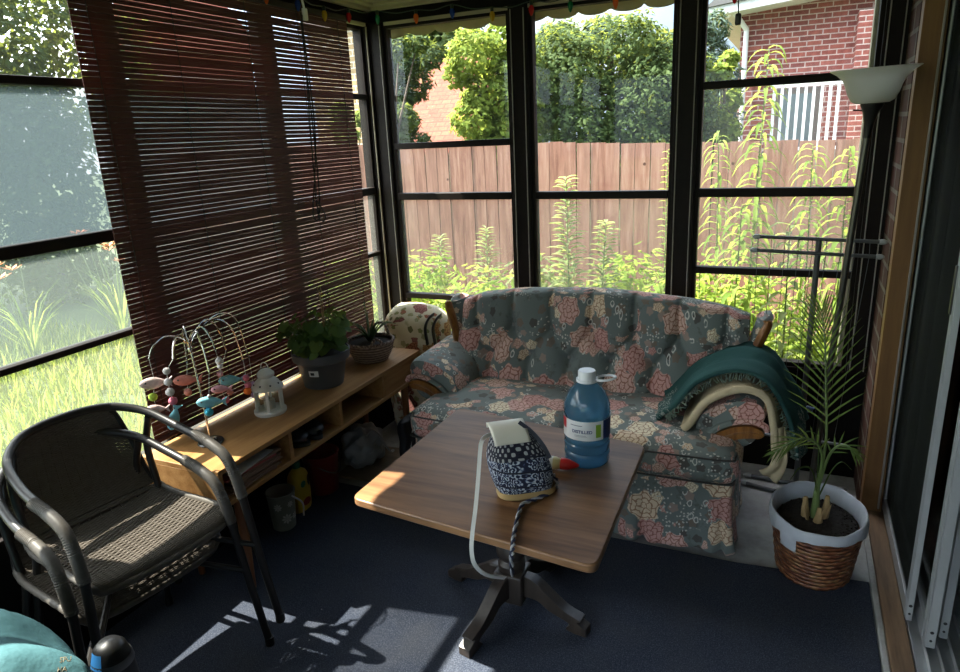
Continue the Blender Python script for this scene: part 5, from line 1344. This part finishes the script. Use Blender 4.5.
# small marks of print on the label
b = MB(); lab(b, fa-.55, fa-.05, .120, .1215, RL+.0008, 6); lab(b, fa-.55, fa+.0, .1165, .1175, RL+.0008, 6); lab(b, fa-.75, fa-.2, .152, .155, RL+.0008, 6); b.build('small_print', pm('label_grey', (.25, .25, .28), .5), lb_)

# little bottle with a red cap lying beside the bag
RX, RYY = -.655, 1.885
gb = thing('glue_bottle', (RX, RYY, TZ), 'small pale yellow bottle with red cap lying between the bag and the water bottle', 'bottle')
ax = V((.93, .12, -.02)).normalized(); Mq = V((0, 0, 1)).rotation_difference(ax).to_matrix()
b = MB(); b.lathe([(0, -.055), (.018, -.053), (.021, -.045), (.021, .02), (.017, .034), (.013, .040)], (RX, RYY, TZ+.0245), 24, Mq, 1, 1); b.build('body', pm('pale_yellow_plastic', (.58, .48, .22), .4, var=.25), gb)
b = MB(); b.lathe([(.019, .036), (.0195, .040), (.0175, .062), (.009, .082), (.004, .094), (0, .095)], (RX, RYY, TZ+.0245), 20, Mq); b.build('cap', pm('red_cap', (.48, .015, .012), .35), gb)
b = MB(); b.lathe([(.0213, -.03), (.0214, .012)], (RX, RYY, TZ+.0245), 24, Mq, caps=False); b.build('label', pm('white_label', (.6, .58, .5), .5, var=.3, vscale=60), gb)

# patterned bucket bag
GX, GY = -.677, 1.722
hb = thing('shoulder_bag', (GX, GY, TZ), 'small navy and white patterned bag with cream flap on the table', 'bag')
def m_bag():
    m, t = newmat('navy_print'); uv = t.coord('UV')
    sp = t.n('ShaderNodeSeparateXYZ', i0=uv)
    v = t.n('ShaderNodeTexVoronoi', Vector=uv, Scale=70.0); v2 = t.n('ShaderNodeTexVoronoi', Vector=uv, Scale=80.0)
    w1 = t.n('ShaderNodeTexWave', Vector=uv, Scale=42.0, Distortion=8.0, Detail=2.0, Detail__Scale=1.5)
    f = t.m('ADD', t.m('MULTIPLY', t.m('SINE', t.m('MULTIPLY', v.outputs['Distance'], 16.0)), .5), t.m('MULTIPLY', w1.outputs[1], .6))
    c = t.ramp(f, [(.18, (.012, .016, .045)), (.40, (.04, .06, .14)), (.56, (.26, .33, .46)), (.8, (.58, .61, .67))])
    # rows of small figures towards the top, seams between the bands
    rows = t.m('SINE', t.m('MULTIPLY', sp.outputs[1], 240.0)); cols = t.m('SINE', t.m('MULTIPLY', sp.outputs[0], 330.0))
    fig = t.smooth(t.m('MULTIPLY', rows, cols), .18, .4)
    c2 = t.mix(fig, (.014, .014, .03), (.42, .42, .42))
    c = t.mix(t.smooth(sp.outputs[1], .118, .122), c, c2)
    sm = t.m('GREATER_THAN', t.m('SINE', t.m('ADD', t.m('MULTIPLY', sp.outputs[1], 155.0), t.m('MULTIPLY', sp.outputs[0], 18.0))), .93)
    c = t.mix(sm, c, (.012, .014, .03))
    t.out(t.bsdf(c, .65, 0, t.bump(f, .4, .003), .35)); return m
M['bagprint'] = m_bag(); CREAM = pm('cream_leather', (.72, .67, .56), .5, var=.06); TAN = pm('tan_leather', (.46, .31, .13), .55, var=.12)
BA = radians(-52)       # bag's broad side faces the photographer a little to the left
Mb = Matrix.Rotation(radians(36), 3, 'Z')
lean = V((-.058, .012, 0))
def bagsec(v):   # half width, half depth, height
    p = spline([(.078, .050, .012), (.090, .060, .04), (.093, .062, .085), (.086, .055, .13), (.066, .042, .172), (.046, .032, .205)], v); return p
def bagpt(u, v):
    p = bagsec(v); a = u*2*pi; sx = abs(cos(a))**.65*(1 if cos(a) > 0 else -1); sy = abs(sin(a))**.65*(1 if sin(a) > 0 else -1)
    wr = 1+.02*sin(a*5+v*9)*(.3+v)
    q = Mb @ V((p.x*sx*wr, p.y*sy*wr, 0)); k = p.z/.24
    return (GX+q.x+lean.x*k, GY+q.y+lean.y*k, TZ+p.z)
b = MB(); b.grid(bagpt, 64, 30, cu=True, uvf=lambda u, v: (u*.5, v*.21)); tp = [bagpt(k/64, 1) for k in range(64)]; b.add(tp, [tuple(range(64))]); b.build('body', M['bagprint'], hb, angle=80)
b = MB()
def basept(u, v):
    a = u*2*pi; sx = abs(cos(a))**.65*(1 if cos(a) > 0 else -1); sy = abs(sin(a))**.65*(1 if sin(a) > 0 else -1); r_ = lerp([(0, .2), (.25, .93), (.5, 1.04), (1, 1.03)], v); z = lerp([(0, .0008), (.25, .001), (.5, .008), (1, .026)], v)
    q = Mb @ V((.086*sx*r_, .051*sy*r_, 0)); return (GX+q.x, GY+q.y, TZ+z)
b.grid(basept, 48, 8, cu=True); b.build('base', TAN, hb)
# cream flap over the top
def flap(u, v):
    s_ = v*.15; x = (u-.5)*.112*(1-.04*v)-.010
    pr = [(-.034, .196), (-.024, .212), (.0, .219), (.024, .213), (.042, .193), (.050, .172)]
    p = spline([(0, a, z) for a, z in pr], v); q = Mb @ V((x, -p.y, 0)); k = p.z/.24
    return (GX+q.x+lean.x*k, GY+q.y+lean.y*k, TZ+p.z+.002)
b = MB(); b.grid(flap, 12, 20); b.build('flap', CREAM, hb, angle=180, solid=.004)
sp_ = lambda px, py, y: tuple(P(px, py, y))
def ribbon(mb, pts, w_, thk=.0025, wd=None, n=8):
    C_ = cr(pts, n); 
    vs = []
    for i, p in enumerate(C_):
        t_ = (C_[min(i+1, len(C_)-1)]-C_[max(i-1, 0)]).normalized(); s_ = t_.cross(V(wd)).normalized() if wd else V((1, 0, 0))
        n_ = s_.cross(t_)
        for a, b_ in ((-1, -1), (1, -1), (1, 1), (-1, 1)): vs.append(tuple(p+s_*a*w_/2+n_*b_*thk/2))
    fs = []
    for i in range(len(C_)-1):
        for j in range(4): fs.append((i*4+j, i*4+(j+1) % 4, i*4+4+(j+1) % 4, i*4+4+j))
    fs += [(3, 2, 1, 0), tuple((len(C_)-1)*4+j for j in range(4))]; mb.add(vs, fs)
vd = (0.45, -1, .25)
b = MB(); ribbon(b, [P(492, 434, 1.70), P(485, 437, 1.665), P(481.5, 442, 1.64), P(480, 452, 1.62), P(478, 480, 1.565), P(475.5, 508, 1.50), P(472.5, 532, 1.455), P(471.5, 550, 1.44), P(475, 565, 1.445), P(487, 575, 1.50), P(505, 578, 1.60)], .0115, .003, vd); b.build('strap', pm('white_strap', (.86, .84, .79), .5, var=.05), hb, angle=60)
b = MB()
def PZ(px, py, z):
    d = fw+rt*((px-480)/680)-up*((py-336)/680); return CAMC+d*((z-CAMC.z)/d.z)
zt = TZ+.0085
cp = [P(553, 474, 1.765), PZ(557, 484, zt), PZ(549, 493, zt), PZ(536, 499, zt), PZ(523, 504, zt), PZ(518.5, 515, zt), PZ(515, 530, zt), PZ(513.3, 540, zt+.002), P(512.5, 550, 1.444), P(511.5, 560, 1.455), P(512.5, 575, 1.55)]
C_ = cr(cp, 9)
for ph in (0, pi): b.tube([p+V((cos(ph+i*.75)*.0036, 0, sin(ph+i*.75)*.0036)) for i, p in enumerate(C_)], .0038, 6, mi=0 if ph == 0 else 1)
b.build('braided_strap', [pm('pale_braid', (.36, .36, .38), .7), pm('navy_braid', (.015, .02, .05), .7)], hb)
b = MB(); q0 = PZ(543, 494, TZ+.006); b.rbox((q0.x, q0.y, TZ+.0052), (.014, .05, .008), .003, 3, (0, 0, 0), Matrix.Rotation(-.5, 3, 'Z')); b.build('strap_tab', CREAM, hb)
b = MB(); ribbon(b, [P(519, 422, 1.725), P(532, 432, 1.735), P(543, 445, 1.735), P(550, 458, 1.735)], .012, .003, vd); b.build('side_trim', pm('dark_trim', (.02, .022, .035), .6), hb)

# ------------------------------------------------------------------ stacked wicker chairs
def make_chair():
    t_ = thing('wicker_armchair', (0, 0, 0), 'x', 'chair', 'stacked wicker armchairs')
    def loc(): q = MB(); q.local = True; return q
    # rear hoop and armrests: one bent tube, ending where the legs begin
    hoop = [(.285, .242, .46), (.266, .240, .54), (.230, .238, .600), (.155, .237, .628), (.02, .232, .654), (-.10, .208, .690), (-.172, .150, .716), (-.200, .08, .727), (-.206, 0, .730)]
    full = hoop+[(x, -y, z) for x, y, z in hoop[-2::-1]]
    q = loc(); q.tube(cr(full, 7), .0135, 12); q.build('arm_hoop', M['brown_tube'], t_)
    for s_ in (1, -1):
        q = loc(); w_ = cr([(.284, s_*.242, .466), (.266, s_*.240, .54), (.230, s_*.238, .600), (.155, s_*.238, .628), (.09, s_*.239, .639)], 22)
        q.tube(w_, [.0158+.0013*(i % 2) for i in range(len(w_))], 12); q.build('arm_wrap', M['wicker2'], t_)
        q = loc(); q.tube([(.285, s_*.242, .465), (.305, s_*.258, .24), (.325, s_*.280, .0125)], .0125, 10); q.lathe([(.0145, 0), (.0155, .004), (.0145, .03), (.012, .031)], (.325, s_*.2805, 0), 12); q.build('leg', M['brown_tube'], t_)
        q = loc(); q.tube(cr([(-.10, s_*.207, .675), (-.135, s_*.202, .57), (-.115, s_*.2, .45), (-.10, s_*.2, .38), (-.125, s_*.215, .25), (-.165, s_*.232, .0125)], 6), .0115, 10); q.lathe([(.0135, 0), (.0145, .004), (.0135, .03), (.011, .031)], (-.165, s_*.2325, 0), 12); q.build('leg', M['brown_tube'], t_)
    q = loc(); q.tube([(.300, .246, .30), (.16, .12, .365), (.14, 0, .372), (.16, -.12, .365), (.300, -.246, .30)], .009, 8); q.build('stretcher', M['brown_tube'], t_)
    # seat and back: rattan strands woven across a curved frame
    SP = [(.258, .392), (.246, .418), (.20, .425), (.10, .420), (0, .414), (-.08, .415), (-.128, .435), (-.150, .475), (-.166, .54), (-.182, .61), (-.196, .68), (-.204, .720)]
    WD = [(0, .195), (.08, .216), (.16, .220), (.45, .212), (.55, .204), (.65, .192), (.80, .174), (.93, .150), (1.0, .125)]
    def sh(s, v): # s along the profile 0..1, v -1..1 across
        p = spline([(x, 0, z) for x, z in SP], s); wv = lerp(WD, s)
        dish = -.010*(1-v*v) if s < .5 else 0; bx = -.022*(1-v*v)*(s > .5)*min(1, (s-.5)*5)
        edge = -.05*max(0, abs(v)-.72)**2*4*(s < .2)*(1-s/.2)
        return V((p.x+bx+edge, v*wv, p.z+dish+.02*v*v*(s > .9)*0))
    for nm, s0, s1, N in (('seat', .03, .53, 66), ('backrest', .545, .985, 62)):
        q = loc()
        for i in range(N):
            s = s0+(s1-s0)*i/(N-1); hole = nm == 'backrest' and .70 < s < .80
            n_ = 24; pts = []
            for j in range(n_+1):
                v = -1+2*j/n_; p = sh(s, v); a = sh(min(1, s+.01), v)-sh(max(0, s-.01), v); a.normalize(); n = V((0, 1, 0)).cross(a)
                pts.append(p+n*(.0016 if (i+j) % 2 else -.0016))
            q.tube(pts, .0034 if not hole else .0030, 5, flat=1.05)
        # lengthwise ribs the strands pass over
        for j in range(13):
            v = -.96+1.92*j/12; q.tube([sh(s0+(s1-s0)*k/24, v)+V((0, 0, -.001)) for k in range(25)], .0026, 5)
        q.build(nm, M['wicker'], t_, angle=180)
    q = loc(); rim = [sh(s, 1) for s in [k/40 for k in range(40)]]; rim2 = [sh(s, -1) for s in [k/40 for k in range(40)]]
    q.tube(rim[:22][::-1]+[sh(.0, v) for v in (.9, .6, .3, 0, -.3, -.6, -.9)]+rim2[:22], [.0105+.0010*(k % 2) for k in range(51)], 10)
    q.build('seat_rim', M['wicker2'], t_)
    for s_ in (1, -1):
        q = loc(); q.tube([sh(.5+.5*k/24, s_) for k in range(23)], .0085, 8); q.build('back_edge', M['brown_tube'], t_)
    return t_
ch = make_chair(); hd = radians(-9)
ch.location = (-1.836, 1.162, .0115); ch.rotation_euler = (0, 0, hd); ch['label'] = 'lower dark wicker armchair of the stack by the left window, its legs on the carpet'
c2 = copy_tree(ch); c2.location = (-1.804, 1.192, .0915); c2['label'] = 'upper dark wicker armchair of the stack by the left window, with the sunlit seat'

# ------------------------------------------------------------------ floor lamp
lm = thing('floor_lamp', (.145, 2.90, 0), 'leaning torchiere floor lamp with white bowl shade by the right wall', 'lamp')
lt = P(872, 104, 2.80); lb2 = V((.150, 2.90, .022)); dirp = (lt-lb2).normalized()
b = MB(); b.lathe([(.098, .001), (.10, .004), (.098, .012), (.07, .020), (.02, .026), (.012, .034), (0, .034)], (.150, 2.90, 0), 36); b.build('base', M['brown_tube'], lm)
b = MB(); b.tube([lb2, lb2.lerp(lt, .5), lt-dirp*.10], .0122, 12); b.build('pole', pm('bronze_pole', (.13, .12, .105), .3, .75, var=.1), lm)
Ml = V((0, 0, 1)).rotation_difference(dirp).to_matrix()
b = MB(); b.lathe([(.0105, -.13), (.013, -.10), (.017, -.06), (.026, -.025), (.036, -.004), (.036, .004), (0, .006)], lt, 24, Ml); b.build('cup', M['brown_tube'], lm)
b = MB(); q0 = lt-dirp*.02; b.tube([q0+V((-.02, 0, 0)), q0+V((-.055, -.004, .003))], .003, 6); b.build('switch', M['blackp'], lm)
m, t = newmat('frosted_white_glass'); d = t.bsdf((.80, .78, .72), .35); tr = t.n('ShaderNodeBsdfTranslucent', Color=(.85, .83, .76, 1)); t.out(t.n('ShaderNodeMixShader', i0=.5, i1=d, i2=tr.outputs[0]).outputs[0])
Ms = V((0, 0, 1)).rotation_difference((dirp+V((-.075, 0, .6))).normalized()).to_matrix()
b = MB(); sprof = [(.02, .004), (.052, .004), (.066, .012), (.078, .034), (.086, .060), (.096, .082), (.114, .100), (.134, .112), (.138, .115), (.136, .117), (.112, .104), (.093, .084), (.082, .060), (.074, .036), (.06, .015), (.02, .009)]
b.lathe(sprof, lt, 48, Ms, caps=False); b.build('shade', m, lm)

# ------------------------------------------------------------------ folded drying rack
RKY = 3.045
rk = thing('drying_rack', (.10, RKY, 0), 'folded grey metal drying rack with thin cords in front of the right window', 'rack')
GREY = pm('grey_enamel_tube', (.085, .088, .088), .4, .3, var=.08)
a0, a1 = P(757, 236.5, RKY), P(886, 242, RKY); b0, b1 = P(754, 250, RKY-.02), P(886, 257, RKY-.02); pt = P(819, 240, RKY+.012); pb = V((P(800, 440, RKY).x, RKY+.012, .03))
a1.x = min(a1.x, .325); b1.x = min(b1.x, .318)
q = MB(); q.tube([a0, a1], .0075, 10); q.build('upper_bar', GREY, rk)
q = MB(); q.tube([b0, b1], .0075, 10); q.build('lower_bar', GREY, rk)
for p, d in ((a0, -1), (a1, 1), (b0, -1), (b1, 1)):
    q = MB(); q.lathe([(.0095, -.012), (.0105, -.008), (.0105, .006), (.006, .014), (0, .018)], p, 12, Matrix.Rotation(d*pi/2, 3, 'Y')); q.build('end_cap', pm('clear_grey_cap', (.35, .36, .35), .3) if 'ECAP' not in globals() else ECAP, rk); ECAP = bpy.data.materials['clear_grey_cap']
q = MB(); q.tube([pt, pt.lerp(pb, .5), pb], .0115, 12); q.build('post', GREY, rk)
q = MB(); lo = V((0, 0, 0)); q.tube([(b0.x+.02, RKY-.014, .26), (b1.x-.05, RKY-.014, .255)], .007, 8); q.build('bottom_bar', GREY, rk)
for k in range(9):
    f = (k+.12)/9; xa = a0.x+(a1.x-a0.x)*f; xb = b0.x+.02+(b1.x-.07-b0.x)*f
    q = MB(); q.tube([(xa, RKY-.006, a0.z+(a1.z-a0.z)*f), (xa+.001, RKY-.030, b0.z+(b1.z-b0.z)*f), (xb, RKY-.014, .258)], .0013, 5); q.build('cord', GREY, rk)
for k, (pts, cap) in enumerate(([[(-.115, 3.02, .0115), (.02, 2.99, .0105), (.18, 2.985, .0105), (.30, 3.03, .0115)], 1], [[(-.10, 3.10, .0115), (.02, 3.09, .0105), (.18, 3.09, .0105), (.29, 3.10, .0115)], 1])):
    q = MB(); C_ = cr(pts, 6); q.tube(C_, .0095, 10); f_ = q.build('foot', GREY, rk)
    for e in (0, -1):
        q = MB(); q.ball(C_[e], (.022, .014, .0125), 12, 8); q.build('foot_cap', ECAP, f_)
q = MB(); q.tube([pb, (pb.x, 3.045, .0135)], .012, 10); q.tube([(pb.x, 2.99, .0125), (pb.x, 3.09, .0125)], .008, 8); q.build('foot_joint', GREY, rk)
cp_ = thing('clothes_clip', (P(801, 408, 3.03).x, 3.03, P(801, 408, 3.03).z), 'small blue plastic clip fixed on the drying rack post', 'clip')
c = P(807, 410, RKY-.012); q = MB(); q.rbox(c, (.045, .016, .018), .006, 4, (0, 0, 0), Matrix.Rotation(-.15, 3, 'Y')); q.build('body', pm('slate_blue_plastic', (.09, .13, .26), .4), cp_)
q = MB(); q.rbox((c.x+.012, c.y-.002, c.z+.013), (.032, .014, .008), .003, 3, (0, 0, 0), Matrix.Rotation(.25, 3, 'Y')); q.build('lever', bpy.data.materials['slate_blue_plastic'], cp_)

# ------------------------------------------------------------------ palm in an oval wicker basket
QX, QY = .163, 2.465
pa = thing('potted_palm', (QX, QY, 0), 'young palm in an oval wicker basket with white liner by the doorway', 'plant')
m, t = newmat('brown_wicker_basket'); uv = t.coord('UV'); sp = t.n('ShaderNodeSeparateXYZ', i0=uv)
row = t.m('FLOOR', t.m('MULTIPLY', sp.outputs[1], 62.0)); 
nn = t.n('ShaderNodeTexNoise', Vector=t.n('ShaderNodeCombineXYZ', i0=t.m('MULTIPLY', sp.outputs[0], 26.0), i1=t.m('MULTIPLY', row, 7.3)), Scale=1.0, Detail=1.0)
rr = t.m('ABSOLUTE', t.m('SINE', t.m('MULTIPLY', sp.outputs[1], 62.0*pi)))
c_ = t.ramp(nn.outputs[0], [(.30, (.10, .028, .014)), (.48, (.22, .075, .03)), (.60, (.30, .135, .055)), (.75, (.34, .19, .08))])
c_ = t.mix(t.smooth(rr, .0, .5), (.035, .012, .008), c_)
t.out(t.bsdf(c_, .45, 0, t.bump(rr, .9, .006), .5)); M['basket'] = m
def bask(u, v):
    rx = .128+.028*v; ry = .158+.036*v; a = u*2*pi; w_ = 1+.012*sin(u*2*pi*24+pi*(int(v*14) % 2))
    return (QX+rx*cos(a)*w_, QY+ry*sin(a)*w_, .0125+v*.222)
b = MB(); b.grid(bask, 192, 28, cu=True, us=.95, vs_=.226); b.lathe([(0, .0125), (.128, .0125)], (QX, QY, 0), 30, sx=1, sy=1.23); b.build('basket', M['basket'], pa)
LIN = pm('white_liner', (.50, .52, .56), .35, var=.12, vscale=20, bump=.4, bscale=30)
def liner(u, v):
    a = u*2*pi; pr = [(.88, .19), (.90, .225), (.95, .246), (1.0, .252), (1.035, .240), (1.04, .220), (1.035, .208-.010*sin(a*2+1)-.003*sin(a*11))]
    p = spline([(r_, 0, z) for r_, z in pr], v); w_ = 1+.004*sin(a*13+v*5)+.003*sin(a*29)
    return (QX+.156*p.x*w_*cos(a), QY+.194*p.x*w_*sin(a), p.z+.0025*sin(a*7))
b = MB(); b.grid(liner, 120, 20, cu=True); 
la_ = radians(232)
def ltab(u, v):
    a = la_+(u-.5)*.42; k = 1.045+.004*v; r_ = 1-.05*v
    return (QX+.160*r_*cos(a), QY+.198*r_*sin(a), .228-.075*v)
b.grid(ltab, 8, 6); b.build('liner', LIN, pa, angle=180)
b = MB(); rgs = random.Random(31); b.lathe([(.88, .0), (.5, .012), (.0, .016)], (QX, QY, .195), 36, None, .150, .188)
for k in range(420):
    a_ = rgs.uniform(0, 6.283); r_ = sqrt(rgs.random())*.84; z_ = .197+.014*(1-r_)
    b.ball((QX+.150*r_*cos(a_), QY+.188*r_*sin(a_), z_), (rgs.uniform(.003, .008), rgs.uniform(.003, .008), rgs.uniform(.002, .006)), 5, 4)
b.build('soil', pm('dark_soil', (.018, .012, .009), .95, var=.7, vscale=70, bump=1.0, bscale=90), pa)
PALM = leaf_mat('palm_leaflets', [(.040, .072, .022), (.062, .105, .030), (.085, .13, .042)], .25, .4); PSTEM = pm('palm_stem', (.12, .17, .05), .5, var=.3); HUSK = pm('palm_husk', (.36, .24, .11), .8, var=.35, vscale=30)
rg = random.Random(14)
base = V((QX-.01, QY, .205))
for k, (dx, dy, h) in enumerate(((0, 0, .16), (.03, .012, .09), (-.028, .0, .08), (.01, -.03, .06))):
    q = MB(); c0 = base+V((dx, dy, 0)); q.tube([c0, c0+V((dx*.2, dy*.2, h*.5)), c0+V((dx*.2, 0, h))], [.017, .012, .007], 8); q.build('stalk', HUSK if k else PSTEM, pa)
for k in range(5):
    a = k*1.3; q = MB(); c0 = base+V((.03*cos(a), .03*sin(a), 0)); q.tube([c0, c0+V((.012*cos(a), .012*sin(a), .03)), c0+V((.02*cos(a), .02*sin(a), .065))], [.013, .011, .002], 6, flat=.5); q.build('husk', HUSK, pa)
def frond(pts, n, L0, wd, spread, mb, ms, upv=(0, -1, .3)):
    C_ = cr(pts, 10); N = len(C_); ms.tube(C_, [.0048*(1-.75*i/N)+.0008 for i in range(N)], 6)
    st = int(N*.34)
    for i in range(n):
        f = st+(N-1-st)*i/(n-1); j = min(int(f), N-2); p = C_[j].lerp(C_[j+1], f-j); t_ = (C_[j+1]-C_[j]).normalized()
        s_ = t_.cross(V(upv)).normalized(); nrm = s_.cross(t_)
        prog = i/(n-1); L = L0*(.35+.75*sin(pi*(.22+.70*prog)))
        for sd in (-1, 1):
            d = (s_*sd*(spread*(.82-.42*prog))+t_*(.80+.5*prog)+nrm*rg.uniform(-.12, .2)).normalized(); w_ = d.cross(nrm).normalized()
            pp = []
            for u_ in (0, .3, .65, 1):
                c = p+d*L*u_+V((0, 0, -.16*L*u_*u_)); ww = wd*(.5+.9*u_ if u_ < .35 else (1-u_)*1.3); pp += [c-w_*ww*.5, c+w_*ww*.5+nrm*.0008]
            mb.add(pp, [(2*a_, 2*a_+1, 2*a_+3, 2*a_+2) for a_ in range(3)])
fr = [([base+V((0, 0, .1)), P(826, 440, 2.46), P(826, 390, 2.47), P(825, 345, 2.50), P(822, 312, 2.53)], 18, .205, .0085, 1.0),
      ([base+V((0, 0, .12)), P(822, 455, 2.42), P(812, 440, 2.38), P(795, 440, 2.34), P(775, 452, 2.33)], 10, .085, .009, .9),
      ([base+V((0, 0, .11)), P(828, 458, 2.45), P(838, 446, 2.44), P(848, 446, 2.43), P(856, 455, 2.43)], 8, .07, .008, .9)]
for pts, n, L0, wd, spd in fr:
    q = MB(); ms = MB(); frond(pts, n, L0, wd, spd, q, ms); f_ = ms.build('frond', PSTEM, pa)
    q.build('leaflets', PALM, f_, angle=180)
for pts in ([base+V((0, 0, .1)), P(812, 470, 2.42), P(800, 468, 2.40), P(790, 480, 2.38)], [base+V((.01, 0, .1)), P(832, 470, 2.44), P(842, 462, 2.43), P(852, 470, 2.43)], [base+V((0, .01, .1)), P(818, 440, 2.5), P(806, 432, 2.5), P(800, 446, 2.5)]):
    q = MB(); C_ = cr(pts, 6); q.tube(C_, [.006*(1-i/len(C_))+.0006 for i in range(len(C_))], 5, flat=.4); q.build('blade', PALM, pa)

# ------------------------------------------------------------------ bottom left corner: teal bag and canister
tg = thing('teal_bag', (-1.66, .52, .0115), 'crumpled teal fabric bag with faded printed letters, at the lower left corner', 'bag')
def m_teal():
    m, t = newmat('teal_fabric'); co = t.coord('Object'); n = t.noise(co, 14, 4)
    c = t.mix(n, (.032, .092, .106), (.058, .140, .158)); d = t.bsdf(c, .75, 0, t.bump(t.noise(co, 22, 3), .5, .01), .2); t.out(d); return m
b = MB()
TB0 = V((-1.535, .478, .337))
b.rbox(TB0, (.70, .50, .64), .11, 14, (.02, .02, .04), Matrix.Rotation(-.05, 3, 'Z'), 0, (0, 0), .012, 4)
# soft folds running over the top
vv = []
for p in b.v:
    f = .010*sin(p[0]*28+p[1]*17)*sin(p[1]*14-p[0]*7+1)+.012*abs(sin(p[0]*9-p[1]*15+.5)); vv.append((p[0], p[1], p[2]+f*(p[2] > .45)))
b.v = vv; tbody = b.build('body', m_teal(), tg, angle=180)
from mathutils.bvhtree import BVHTree
bvh = BVHTree.FromPolygons([V(v) for v in b.v], b.f)
def on_bag(px, py):
    d = (fw+rt*((px-480)/680)-up*((py-336)/680)).normalized(); h = bvh.ray_cast(CAMC, d)
    return (h[0]-d*.0012) if h[0] is not None else CAMC+d*1.9
for txt, cx, cy, sz in (('SPU', 65.5, 659.5, 7.5), ('HA', 62, 669.5, 7.5)):
    vs, fs = text_mesh(txt, sz, lambda x, y: tuple(on_bag(cx+x*.95+y*.1, cy-y*1.0-x*.12)), .12)
    q = MB(); q.add(vs, fs); q.build('lettering', pm('faded_tan_print', (.16, .14, .09), .8) if 'faded_tan_print' not in bpy.data.materials else bpy.data.materials['faded_tan_print'], tbody, smooth=False)
cn = thing('spray_canister', (-1.325, .79, .0115), 'black canister with a grey collar and blue panel beside the teal bag', 'canister')
b = MB(); CX_, CY_ = -1.325, .79
b.lathe([(.042, 0), (.045, .003), (.046, .44), (.043, .49), (.034, .525), (.022, .538), (0, .541)], (CX_, CY_, .0115), 32); b.build('body', M['blackp'], cn)
b = MB(); b.lathe([(.0445, .482), (.0455, .486), (.042, .502), (.041, .500)], (CX_, CY_, .0115), 32, caps=False); b.build('collar', M['steel'], cn)

b = MB()
for k in range(1): b.grid(lambda u, v: (CX_+(.0440-.010*v)*cos(-2.05+u*.9), CY_+(.0440-.010*v)*sin(-2.05+u*.9), .0115+.494+.034*v), 10, 4)
b.build('panel', pm('bright_blue_panel', (.05, .25, .62), .35), cn)
